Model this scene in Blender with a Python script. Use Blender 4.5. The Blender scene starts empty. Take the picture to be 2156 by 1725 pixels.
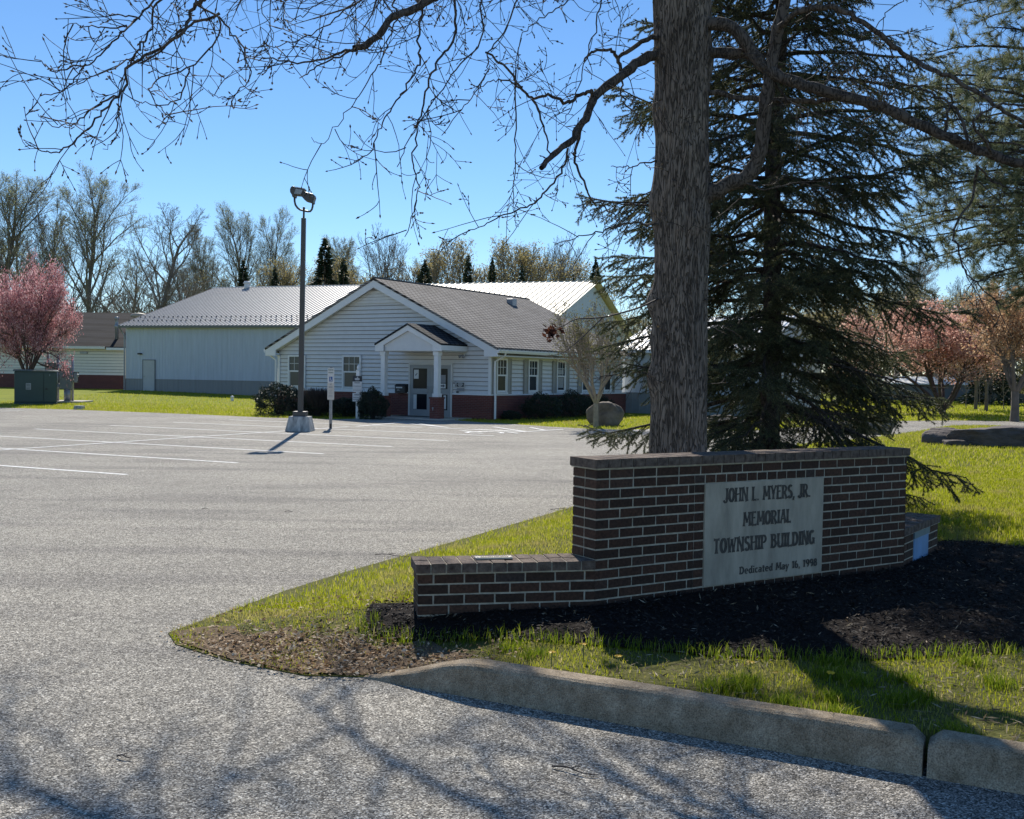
import bpy, math, random
import numpy as np
from mathutils import Vector, Matrix
from mathutils.geometry import delaunay_2d_cdt
R = math.radians
rng = np.random.default_rng(7)
random.seed(7)
SC = bpy.context.scene
COL = SC.collection

# ------------------------------------------------------------------ camera, sky, sun, exposure
FPX, PITCH, ROLL, HCAM = 2186., .0325, .0153, 1.62
cam = bpy.data.cameras.new('camera')
cam.sensor_width = 36; cam.lens = 36 * FPX / 2156
cam.clip_start = .1; cam.clip_end = 6000
cam_o = bpy.data.objects.new('camera', cam); COL.objects.link(cam_o)
cam_o.matrix_world = Matrix.Translation((0, 0, HCAM)) @ Matrix.Rotation(math.pi/2 - PITCH, 4, 'X') @ Matrix.Rotation(ROLL, 4, 'Z')
SC.camera = cam_o
SUN_EL, SUN_AZ = R(39), R(6.5)          # azimuth to the left of straight ahead (+Y)
W = bpy.data.worlds.new('World'); SC.world = W; W.use_nodes = True
nt = W.node_tree; nt.nodes.clear()
sky = nt.nodes.new('ShaderNodeTexSky'); sky.sky_type = 'NISHITA'; sky.sun_disc = False
sky.sun_elevation = SUN_EL; sky.sun_rotation = -SUN_AZ
sky.air_density = 1.0; sky.dust_density = 0.0; sky.ozone_density = 6.0; sky.altitude = 300
hs = nt.nodes.new('ShaderNodeHueSaturation'); hs.inputs['Saturation'].default_value = 1.07
bg = nt.nodes.new('ShaderNodeBackground'); bg.inputs['Strength'].default_value = .093
wo = nt.nodes.new('ShaderNodeOutputWorld')
nt.links.new(sky.outputs[0], hs.inputs['Color']); nt.links.new(hs.outputs[0], bg.inputs[0]); nt.links.new(bg.outputs[0], wo.inputs[0])
sl = bpy.data.lights.new('sun', 'SUN'); sl.energy = 4.0; sl.angle = R(.5); sl.color = (1, .94, .84)
so = bpy.data.objects.new('sun', sl); COL.objects.link(so)
SUNV = Vector((-math.sin(SUN_AZ)*math.cos(SUN_EL), math.cos(SUN_AZ)*math.cos(SUN_EL), math.sin(SUN_EL)))
so.rotation_euler = SUNV.to_track_quat('Z', 'Y').to_euler(); so.location = (0, 0, 60)
SC.view_settings.view_transform = 'Standard'; SC.view_settings.look = 'None'
SC.view_settings.exposure = .5; SC.view_settings.gamma = 1; SC.view_settings.use_curve_mapping = False
SC.render.engine = 'CYCLES'; SC.cycles.max_bounces = 8; SC.cycles.transparent_max_bounces = 8
SC.cycles.use_denoising = True; SC.cycles.sample_clamp_indirect = 6

# ------------------------------------------------------------------ picture measurements to world points
def ray(x, y):
    dx, dy = x - 1078, y - 862.5
    c, s = math.cos(ROLL), math.sin(ROLL)
    u = (dx*c + dy*s)/FPX; v = (-dx*s + dy*c)/FPX
    cp, sp = math.cos(PITCH), math.sin(PITCH)
    return np.array([u, cp - v*sp, -sp - v*cp])
def gp(x, y, z=-.11):
    d = ray(x, y); return np.array([0, 0, HCAM]) + d*((z - HCAM)/d[2])
def at(x, y, Y):
    d = ray(x, y); return np.array([0, 0, HCAM]) + d*(Y/d[1])

# ------------------------------------------------------------------ object helpers
def tag(o, label=None, cat=None, group=None, kind=None):
    if label: o['label'] = label
    if cat: o['category'] = cat
    if group: o['group'] = group
    if kind: o['kind'] = kind
    return o
def empty(name, loc, rz=0., ry=0.):
    o = bpy.data.objects.new(name, None); COL.objects.link(o)
    o.location = loc; o.rotation_euler = (0, ry, rz); o.empty_display_size = .2
    return o
def link(name, me, mat=None, parent=None, loc=None, rz=None):
    o = bpy.data.objects.new(name, me); COL.objects.link(o)
    if mat is not None: me.materials.append(mat)
    if parent is not None: o.parent = parent
    if loc is not None: o.location = loc
    if rz is not None: o.rotation_euler = (0, 0, rz)
    return o
def npmesh(name, V, F, smooth=False):
    V = np.asarray(V, dtype=np.float32).reshape(-1, 3); F = np.asarray(F, dtype=np.int32)
    me = bpy.data.meshes.new(name)
    k = F.shape[1]; n = F.shape[0]
    me.vertices.add(len(V)); me.vertices.foreach_set('co', V.ravel())
    me.loops.add(n*k); me.loops.foreach_set('vertex_index', F.ravel())
    me.polygons.add(n)
    me.polygons.foreach_set('loop_start', np.arange(0, n*k, k, dtype=np.int32))
    if smooth: me.polygons.foreach_set('use_smooth', np.ones(n, dtype=bool))
    me.update(calc_edges=True); me.validate()
    return me
class MB:
    def __init__(s): s.v = []; s.f = []
    def add(s, vs, fs):
        b = len(s.v); s.v += [tuple(map(float, p)) for p in vs]; s.f += [tuple(b + i for i in f) for f in fs]; return s
    def box(s, x0, x1, y0, y1, z0, z1, rz=0, c=(0, 0)):
        P = [(x, y, z) for z in (z0, z1) for x, y in ((x0, y0), (x1, y0), (x1, y1), (x0, y1))]
        if rz:
            cr, sr = math.cos(rz), math.sin(rz)
            P = [(c[0] + (x-c[0])*cr - (y-c[1])*sr, c[1] + (x-c[0])*sr + (y-c[1])*cr, z) for x, y, z in P]
        return s.add(P, [(3, 2, 1, 0), (4, 5, 6, 7), (0, 1, 5, 4), (1, 2, 6, 5), (2, 3, 7, 6), (3, 0, 4, 7)])
    def frus(s, x, y, z0, z1, a0, b0, a1, b1):          # tapered box
        P = [(x-a0, y-b0, z0), (x+a0, y-b0, z0), (x+a0, y+b0, z0), (x-a0, y+b0, z0), (x-a1, y-b1, z1), (x+a1, y-b1, z1), (x+a1, y+b1, z1), (x-a1, y+b1, z1)]
        return s.add(P, [(3, 2, 1, 0), (4, 5, 6, 7), (0, 1, 5, 4), (1, 2, 6, 5), (2, 3, 7, 6), (3, 0, 4, 7)])
    def quad(s, a, b, c, d): return s.add([a, b, c, d], [(0, 1, 2, 3)])
    def prism(s, pts, a, b, plane='xz'):                # polygon extruded along the third axis from a to b
        n = len(pts)
        f = {'xz': lambda p, t: (p[0], t, p[1]), 'xy': lambda p, t: (p[0], p[1], t), 'yz': lambda p, t: (t, p[0], p[1])}[plane]
        P = [f(p, a) for p in pts] + [f(p, b) for p in pts]
        return s.add(P, [tuple(range(n-1, -1, -1)), tuple(range(n, 2*n))] + [(i, (i+1) % n, n+(i+1) % n, n+i) for i in range(n)])
    def cyl(s, x, y, z0, z1, r0, r1=None, n=12):
        return s.tube([(x, y, z0), (x, y, z1)], [r0, r0 if r1 is None else r1], n, cap=True)
    def tube(s, pts, rad, n=6, cap=True):
        V, F = tube_arr(np.array(pts, float), np.array(rad, float), n)
        b = len(s.v); s.add(V, F.tolist())
        if cap:
            m = len(pts); s.f.append(tuple(b + i for i in range(n-1, -1, -1))); s.f.append(tuple(b + (m-1)*n + i for i in range(n)))
        return s
    def lathe(s, x, y, prof, n=14):                     # prof: (r, z)
        return s.tube([(x, y, z) for r, z in prof], [r for r, z in prof], n)
    def build(s, name, mat, parent=None, smooth=False, bevel=0):
        me = bpy.data.meshes.new(name); me.from_pydata(s.v, [], s.f)
        if smooth: me.polygons.foreach_set('use_smooth', np.ones(len(me.polygons), dtype=bool))
        me.update(); o = link(name, me, mat, parent)
        if bevel:
            m = o.modifiers.new('bevel', 'BEVEL'); m.width = bevel; m.segments = 2; m.limit_method = 'ANGLE'
        return o
def tube_arr(P, rad, n):
    m = len(P)
    T = np.gradient(P, axis=0); T /= np.linalg.norm(T, axis=1, keepdims=True) + 1e-9
    up = np.array([0, 0, 1.]) if abs(T[0, 2]) < .9 else np.array([0, 1., 0])
    A = np.cross(T, up); nn = np.linalg.norm(A, axis=1, keepdims=True)
    if nn.min() < .25:                                  # carry the frame along where the tube turns towards 'up'
        a = A[0]/(nn[0] + 1e-9) if nn[0] > 1e-3 else np.array([1., 0, 0]); A = A.copy()
        for k in range(m): a = a - T[k]*np.dot(a, T[k]); a = a/(np.linalg.norm(a) + 1e-9); A[k] = a
    else: A = A/nn
    B = np.cross(T, A)
    th = np.arange(n)*2*np.pi/n
    V = P[:, None] + rad[:, None, None]*(np.cos(th)[None, :, None]*A[:, None] - np.sin(th)[None, :, None]*B[:, None])
    i = np.arange(m-1)[:, None]*n; j = np.arange(n)[None]; k = (j+1) % n
    F = np.stack([i+j, i+k, i+n+k, i+n+j], -1).reshape(-1, 4)
    return V.reshape(-1, 3), F
class TB:                                               # many tubes into one quad mesh
    def __init__(s): s.V = []; s.F = []; s.n = 0
    def tube(s, P, r, n=4):
        V, F = tube_arr(np.asarray(P, float), np.asarray(r, float), n)
        s.V.append(V); s.F.append(F + s.n); s.n += len(V)
    def mesh(s, name, smooth=True): return npmesh(name, np.concatenate(s.V), np.concatenate(s.F), smooth)
def cards(C, D, N, ln, wd):                             # rhombic leaf quads: centre, direction, side vector, length, width
    ln = np.asarray(ln).reshape(-1, 1); wd = np.asarray(wd).reshape(-1, 1)
    V = np.stack([C - D*ln*.5, C + N*wd*.5, C + D*ln*.5, C - N*wd*.5], 1).reshape(-1, 3)
    F = np.arange(len(C)*4).reshape(-1, 4)
    return V, F
def unit(n):
    v = rng.normal(size=(n, 3)); return v/np.linalg.norm(v, axis=1, keepdims=True)
def perp(D):
    v = np.cross(D, unit(len(D))); return v/(np.linalg.norm(v, axis=1, keepdims=True) + 1e-9)
def cdt_mesh(name, poly, inner=None, zf=lambda x, y: 0*x, skirt=0):
    pts = [Vector(p) for p in poly]; n = len(pts)
    if inner is not None: pts += [Vector(p) for p in inner]
    v, e, f, *_ = delaunay_2d_cdt(pts, [(i, (i+1) % n) for i in range(n)], [], 1, 1e-5)
    V = np.array([(p.x, p.y) for p in v]); z = zf(V[:, 0], V[:, 1])
    P = [(a, b, c) for (a, b), c in zip(V, z)]; Fc = [tuple(q) for q in f]
    me = bpy.data.meshes.new(name)
    if skirt:
        b = len(P); m = len(poly); zz = zf(np.array([p[0] for p in poly]), np.array([p[1] for p in poly]))
        P += [(p[0], p[1], float(q)) for p, q in zip(poly, zz)] + [(p[0], p[1], float(q) - skirt) for p, q in zip(poly, zz)]
        Fc += [(b+i, b+m+i, b+m+(i+1) % m, b+(i+1) % m) for i in range(m)]
    me.from_pydata(P, [], Fc); me.update()
    return me
def inside(poly, X, Y):
    r = np.zeros(len(X), bool); n = len(poly)
    for i in range(n):
        (x0, y0), (x1, y1) = poly[i], poly[(i+1) % n]
        c = ((y0 > Y) != (y1 > Y)) & (X < (x1-x0)*(Y-y0)/((y1-y0) if y1 != y0 else 1e-9) + x0)
        r ^= c
    return r
def dist_seg(pl, X, Y):
    d = np.full(len(X), 1e9)
    for (x0, y0), (x1, y1) in zip(pl[:-1], pl[1:]):
        L = (x1-x0)**2 + (y1-y0)**2; t = np.clip(((X-x0)*(x1-x0) + (Y-y0)*(y1-y0))/L, 0, 1)
        d = np.minimum(d, np.hypot(X-x0-t*(x1-x0), Y-y0-t*(y1-y0)))
    return d
def ss(a, b, x):
    t = np.clip((x-a)/(b-a), 0, 1); return t*t*(3-2*t)

# ------------------------------------------------------------------ materials
def newmat(name):
    m = bpy.data.materials.new(name); m.use_nodes = True; t = m.node_tree; t.nodes.clear()
    return m, t, t.nodes.new('ShaderNodeOutputMaterial')
def node(t, typ, **kw):
    n = t.nodes.new('ShaderNode' + typ)
    for k, v in kw.items():
        if k in n.inputs.keys(): n.inputs[k].default_value = v
        else: setattr(n, k, v)
    return n
def c4(c): return (c[0], c[1], c[2], 1)
def ramp(t, stops, interp='LINEAR'):
    r = t.nodes.new('ShaderNodeValToRGB'); e = r.color_ramp; e.interpolation = interp
    while len(e.elements) < len(stops): e.elements.new(.5)
    for q, (p, c) in zip(e.elements, stops): q.position = p; q.color = c4(c)
    return r
def coords(t, scale=(1, 1, 1), kind='Object', rot=(0, 0, 0)):
    tc = t.nodes.new('ShaderNodeTexCoord'); mp = t.nodes.new('ShaderNodeMapping')
    mp.inputs['Scale'].default_value = scale; mp.inputs['Rotation'].default_value = rot
    if kind == 'World':
        g = t.nodes.new('ShaderNodeNewGeometry'); t.links.new(g.outputs['Position'], mp.inputs[0])
    else: t.links.new(tc.outputs[kind], mp.inputs[0])
    return mp
def M(name, col, rough=.7, var=.18, scale=6., bump=0., bscale=None, metal=0., stretch=(1, 1, 1), spec=.5, col2=None, bdist=.01):
    m, t, out = newmat(name); L = t.links.new
    p = node(t, 'BsdfPrincipled'); p.inputs['Roughness'].default_value = rough; p.inputs['Metallic'].default_value = metal
    p.inputs['Specular IOR Level'].default_value = spec
    mp = coords(t, stretch)
    n = node(t, 'TexNoise'); n.inputs['Scale'].default_value = scale; n.inputs['Detail'].default_value = 6; n.inputs['Roughness'].default_value = .65
    L(mp.outputs[0], n.inputs['Vector'])
    lo = tuple(c*(1-var) for c in col); hi = col2 or tuple(min(1, c*(1+var)) for c in col)
    r = ramp(t, [(.3, lo), (.7, hi)]); L(n.outputs[0], r.inputs[0]); L(r.outputs[0], p.inputs['Base Color'])
    if bump:
        n2 = node(t, 'TexNoise'); n2.inputs['Scale'].default_value = bscale or scale*6; n2.inputs['Detail'].default_value = 5
        L(mp.outputs[0], n2.inputs['Vector']); b = node(t, 'Bump'); b.inputs['Strength'].default_value = bump; b.inputs['Distance'].default_value = bdist
        L(n2.outputs[0], b.inputs['Height']); L(b.outputs[0], p.inputs['Normal'])
    L(p.outputs[0], out.inputs[0]); return m
def leafmat(name, stops, trans=.45, rough=.6, island=True, patch=None, spec=.3):
    m, t, out = newmat(name); L = t.links.new
    g = t.nodes.new('ShaderNodeNewGeometry'); r = ramp(t, stops); L(g.outputs['Random Per Island'], r.inputs[0]); src = r.outputs[0]
    if patch:                                           # second colour laid in large natural patches
        mp = coords(t, (1, 1, 1), 'World'); n = node(t, 'TexNoise'); n.inputs['Scale'].default_value = patch[1]; n.inputs['Detail'].default_value = 4
        L(mp.outputs[0], n.inputs['Vector']); r2 = ramp(t, [(patch[2], (0, 0, 0)), (patch[3], (1, 1, 1))]); L(n.outputs[0], r2.inputs[0])
        mx = node(t, 'MixRGB'); L(r2.outputs[0], mx.inputs[0]); L(src, mx.inputs[1]); mx.inputs[2].default_value = c4(patch[0]); src = mx.outputs[0]
    p = node(t, 'BsdfPrincipled'); p.inputs['Roughness'].default_value = rough; p.inputs['Specular IOR Level'].default_value = spec; L(src, p.inputs['Base Color'])
    tr = node(t, 'BsdfTranslucent'); L(src, tr.inputs[0]); mx = node(t, 'MixShader'); mx.inputs[0].default_value = trans
    L(p.outputs[0], mx.inputs[1]); L(tr.outputs[0], mx.inputs[2]); L(mx.outputs[0], out.inputs[0]); return m
def brickmat(name, c1, c2, mortar, sx, sz):             # far brickwork: running bond on walls facing any way
    m, t, out = newmat(name); L = t.links.new
    mp = coords(t); sp = node(t, 'SeparateXYZ'); L(mp.outputs[0], sp.inputs[0]); ad = node(t, 'Math', operation='ADD'); L(sp.outputs[0], ad.inputs[0]); L(sp.outputs[1], ad.inputs[1])
    cb = node(t, 'CombineXYZ'); L(ad.outputs[0], cb.inputs[0]); L(sp.outputs[2], cb.inputs[1])
    b = node(t, 'TexBrick'); b.inputs['Color1'].default_value = c4(c1); b.inputs['Color2'].default_value = c4(c2); b.inputs['Mortar'].default_value = c4(mortar)
    b.inputs['Scale'].default_value = 1; b.inputs['Brick Width'].default_value = sx; b.inputs['Row Height'].default_value = sz; b.inputs['Mortar Size'].default_value = .006
    L(cb.outputs[0], b.inputs['Vector']); n = node(t, 'TexNoise'); n.inputs['Scale'].default_value = 2.5
    mx = node(t, 'MixRGB', blend_type='MULTIPLY'); mx.inputs[0].default_value = .5; r = ramp(t, [(.3, (.6, .6, .6)), (.7, (1, 1, 1))]); L(n.outputs[0], r.inputs[0])
    L(b.outputs[0], mx.inputs[1]); L(r.outputs[0], mx.inputs[2]); p = node(t, 'BsdfPrincipled'); p.inputs['Roughness'].default_value = .85
    L(mx.outputs[0], p.inputs['Base Color']); L(p.outputs[0], out.inputs[0]); return m
def shinglemat(name, c1, c2, row=.205):                  # slope coordinate in local z / y: rows of tabs
    m, t, out = newmat(name); L = t.links.new
    mp = coords(t); sp = node(t, 'SeparateXYZ'); L(mp.outputs[0], sp.inputs[0])
    cb = node(t, 'CombineXYZ'); ad = node(t, 'Math', operation='MULTIPLY'); ad.inputs[1].default_value = 2.2
    L(sp.outputs[2], ad.inputs[0]); L(ad.outputs[0], cb.inputs[1]); a2 = node(t, 'Math', operation='ADD'); L(sp.outputs[1], a2.inputs[0])
    m2 = node(t, 'Math', operation='MULTIPLY'); m2.inputs[1].default_value = .02; L(sp.outputs[0], m2.inputs[0]); L(m2.outputs[0], a2.inputs[1]); L(a2.outputs[0], cb.inputs[0])
    b = node(t, 'TexBrick'); b.inputs['Color1'].default_value = c4(c1); b.inputs['Color2'].default_value = c4(c2); b.inputs['Mortar'].default_value = c4(tuple(c*.2 for c in c1))
    b.inputs['Scale'].default_value = 1; b.inputs['Brick Width'].default_value = .3; b.inputs['Row Height'].default_value = row; b.inputs['Mortar Size'].default_value = .034; b.inputs['Mortar Smooth'].default_value = .25
    L(cb.outputs[0], b.inputs['Vector']); n = node(t, 'TexNoise'); n.inputs['Scale'].default_value = 60; L(mp.outputs[0], n.inputs['Vector'])
    n1 = node(t, 'TexNoise'); n1.inputs['Scale'].default_value = .7; L(mp.outputs[0], n1.inputs['Vector'])
    r = ramp(t, [(.35, (.7, .7, .7)), (.65, (1.15, 1.12, 1.08))]); L(n.outputs[0], r.inputs[0]); mx = node(t, 'MixRGB', blend_type='MULTIPLY'); mx.inputs[0].default_value = 1
    L(b.outputs[0], mx.inputs[1]); L(r.outputs[0], mx.inputs[2]); r1 = ramp(t, [(.35, (.82, .82, .82)), (.65, (1.08, 1.08, 1.08))]); L(n1.outputs[0], r1.inputs[0])
    my = node(t, 'MixRGB', blend_type='MULTIPLY'); my.inputs[0].default_value = 1; L(mx.outputs[0], my.inputs[1]); L(r1.outputs[0], my.inputs[2])
    p = node(t, 'BsdfPrincipled'); p.inputs['Roughness'].default_value = .85; p.inputs['Specular IOR Level'].default_value = .12; L(my.outputs[0], p.inputs['Base Color'])
    bp = node(t, 'Bump'); bp.inputs['Strength'].default_value = .6; bp.inputs['Distance'].default_value = .02; L(b.outputs['Fac'], bp.inputs['Height']); bp.invert = True; L(bp.outputs[0], p.inputs['Normal'])
    L(p.outputs[0], out.inputs[0]); return m
def asphaltmat():
    m, t, out = newmat('asphalt'); L = t.links.new
    mp = coords(t, (1, 1, 1), 'World')
    v = node(t, 'TexVoronoi'); v.inputs['Scale'].default_value = 135; L(mp.outputs[0], v.inputs['Vector'])
    sp = node(t, 'SeparateColor'); L(v.outputs['Color'], sp.inputs[0])
    r = ramp(t, [(0, (.06, .056, .049)), (.35, (.19, .176, .150)), (.65, (.36, .333, .284)), (.9, (.60, .556, .476)), (1, (.88, .83, .72))]); L(sp.outputs[0], r.inputs[0])
    v2 = node(t, 'TexVoronoi'); v2.inputs['Scale'].default_value = 33; L(mp.outputs[0], v2.inputs['Vector']); s2 = node(t, 'SeparateColor'); L(v2.outputs['Color'], s2.inputs[0])
    r2 = ramp(t, [(0, (.82, .82, .82)), (1, (1.18, 1.18, 1.17))]); L(s2.outputs[0], r2.inputs[0])
    n = node(t, 'TexNoise'); n.inputs['Scale'].default_value = .33; n.inputs['Detail'].default_value = 7; n.inputs['Roughness'].default_value = .6; L(mp.outputs[0], n.inputs['Vector'])
    r3 = ramp(t, [(.3, (.8, .8, .81)), (.5, (1, 1, 1)), (.72, (1.16, 1.15, 1.13))]); L(n.outputs[0], r3.inputs[0])
    n4 = node(t, 'TexNoise'); n4.inputs['Scale'].default_value = .9; n4.inputs['Detail'].default_value = 5; mp4 = coords(t, (.25, 1.6, 1), 'World', (0, 0, R(-24))); L(mp4.outputs[0], n4.inputs['Vector'])
    r4 = ramp(t, [(.36, (.78, .78, .8)), (.5, (1, 1, 1))]); L(n4.outputs[0], r4.inputs[0])
    src = r.outputs[0]
    for q in (r2, r3, r4):
        mx = node(t, 'MixRGB', blend_type='MULTIPLY'); mx.inputs[0].default_value = 1; L(src, mx.inputs[1]); L(q.outputs[0], mx.inputs[2]); src = mx.outputs[0]
    p = node(t, 'BsdfPrincipled'); p.inputs['Roughness'].default_value = .8; p.inputs['Specular IOR Level'].default_value = .12; L(src, p.inputs['Base Color'])
    b = node(t, 'Bump'); b.inputs['Strength'].default_value = .8; b.inputs['Distance'].default_value = .006; L(v.outputs['Distance'], b.inputs['Height']); b.invert = True; L(b.outputs[0], p.inputs['Normal'])
    L(p.outputs[0], out.inputs[0]); return m
def groundmat(name, stops, s1=1.2, s2=45, rough=.95):
    m, t, out = newmat(name); L = t.links.new
    mp = coords(t, (1, 1, 1), 'World'); n = node(t, 'TexNoise'); n.inputs['Scale'].default_value = s1; n.inputs['Detail'].default_value = 8; n.inputs['Roughness'].default_value = .72; L(mp.outputs[0], n.inputs['Vector'])
    n2 = node(t, 'TexNoise'); n2.inputs['Scale'].default_value = s2; n2.inputs['Detail'].default_value = 3; L(mp.outputs[0], n2.inputs['Vector'])
    ad = node(t, 'MixRGB'); ad.inputs[0].default_value = .45; L(n.outputs[0], ad.inputs[1]); L(n2.outputs[0], ad.inputs[2])
    r = ramp(t, stops); L(ad.outputs[0], r.inputs[0]); p = node(t, 'BsdfPrincipled'); p.inputs['Roughness'].default_value = rough; p.inputs['Specular IOR Level'].default_value = .15; L(r.outputs[0], p.inputs['Base Color'])
    b = node(t, 'Bump'); b.inputs['Strength'].default_value = .7; b.inputs['Distance'].default_value = .03; L(n2.outputs[0], b.inputs['Height']); L(b.outputs[0], p.inputs['Normal'])
    L(p.outputs[0], out.inputs[0]); return m
def barkmat(name, c0, c1, s=16., zs=.16, bump=.9, dist=.03):
    m, t, out = newmat(name); L = t.links.new
    mp = coords(t, (1, 1, zs)); nw = node(t, 'TexNoise'); nw.inputs['Scale'].default_value = 5; L(mp.outputs[0], nw.inputs['Vector'])
    vm = node(t, 'VectorMath', operation='MULTIPLY_ADD'); L(nw.outputs[1], vm.inputs[0]); vm.inputs[1].default_value = (.12, .12, .12); L(mp.outputs[0], vm.inputs[2])
    v0 = node(t, 'TexNoise'); v0.inputs['Scale'].default_value = s; v0.inputs['Detail'].default_value = 2.5; v0.inputs['Roughness'].default_value = .6; v0.inputs['Distortion'].default_value = .5; L(vm.outputs[0], v0.inputs['Vector'])
    v1 = node(t, 'Math', operation='SUBTRACT'); v1.inputs[1].default_value = .5; L(v0.outputs[0], v1.inputs[0]); v = node(t, 'Math', operation='ABSOLUTE'); L(v1.outputs[0], v.inputs[0])
    n = node(t, 'TexNoise'); n.inputs['Scale'].default_value = s*2.5; n.inputs['Detail'].default_value = 6; L(mp.outputs[0], n.inputs['Vector'])
    r = ramp(t, [(0, (0, 0, 0)), (.015, (.2, .2, .2)), (.07, (1, 1, 1))]); L(v.outputs[0], r.inputs[0]); mu = node(t, 'MixRGB', blend_type='MULTIPLY'); mu.inputs[0].default_value = .75; L(r.outputs[0], mu.inputs[1]); L(n.outputs[0], mu.inputs[2])
    cr = ramp(t, [(0, c0), (.6, c1)]); L(mu.outputs[0], cr.inputs[0]); p = node(t, 'BsdfPrincipled'); p.inputs['Roughness'].default_value = .9; p.inputs['Specular IOR Level'].default_value = .2
    np_ = node(t, 'TexNoise'); np_.inputs['Scale'].default_value = 2.2; np_.inputs['Detail'].default_value = 7; np_.inputs['Roughness'].default_value = .7; mpp = coords(t, (1, 1, .45)); L(mpp.outputs[0], np_.inputs['Vector'])
    rp_ = ramp(t, [(.33, (.58, .56, .54)), (.5, (1, 1, 1)), (.68, (1.18, 1.2, 1.16))]); L(np_.outputs[0], rp_.inputs[0]); mq = node(t, 'MixRGB', blend_type='MULTIPLY'); mq.inputs[0].default_value = 1; L(cr.outputs[0], mq.inputs[1]); L(rp_.outputs[0], mq.inputs[2]); L(mq.outputs[0], p.inputs['Base Color'])
    b = node(t, 'Bump'); b.inputs['Strength'].default_value = bump; b.inputs['Distance'].default_value = dist; L(mu.outputs[0], b.inputs['Height']); L(b.outputs[0], p.inputs['Normal'])
    L(p.outputs[0], out.inputs[0]); return m
def glassmat(name, col, rough=.16):
    m, t, out = newmat(name); p = node(t, 'BsdfPrincipled'); p.inputs['Base Color'].default_value = c4(col); p.inputs['Roughness'].default_value = rough; p.inputs['Specular IOR Level'].default_value = .22
    t.links.new(p.outputs[0], out.inputs[0]); return m
def ribmat(name, col, rough=.45, metal=0., streak=.1):
    return M(name, col, rough, streak, 1.2, metal=metal, stretch=(4, 4, .3))
def wornpaint():
    m, t, out = newmat('worn_road_paint'); L = t.links.new; mp = coords(t, (1, 1, 1), 'World'); n = node(t, 'TexNoise'); n.inputs['Scale'].default_value = 9; n.inputs['Detail'].default_value = 9; n.inputs['Roughness'].default_value = .8; L(mp.outputs[0], n.inputs['Vector'])
    r = ramp(t, [(.34, (.35, .35, .35)), (.52, (1, 1, 1))]); L(n.outputs[0], r.inputs[0]); p = node(t, 'BsdfPrincipled'); p.inputs['Base Color'].default_value = (.85, .84, .80, 1); p.inputs['Roughness'].default_value = .8
    tr = node(t, 'BsdfTransparent'); mx = node(t, 'MixShader'); L(r.outputs[0], mx.inputs[0]); L(tr.outputs[0], mx.inputs[1]); L(p.outputs[0], mx.inputs[2]); L(mx.outputs[0], out.inputs[0]); return m
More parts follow.
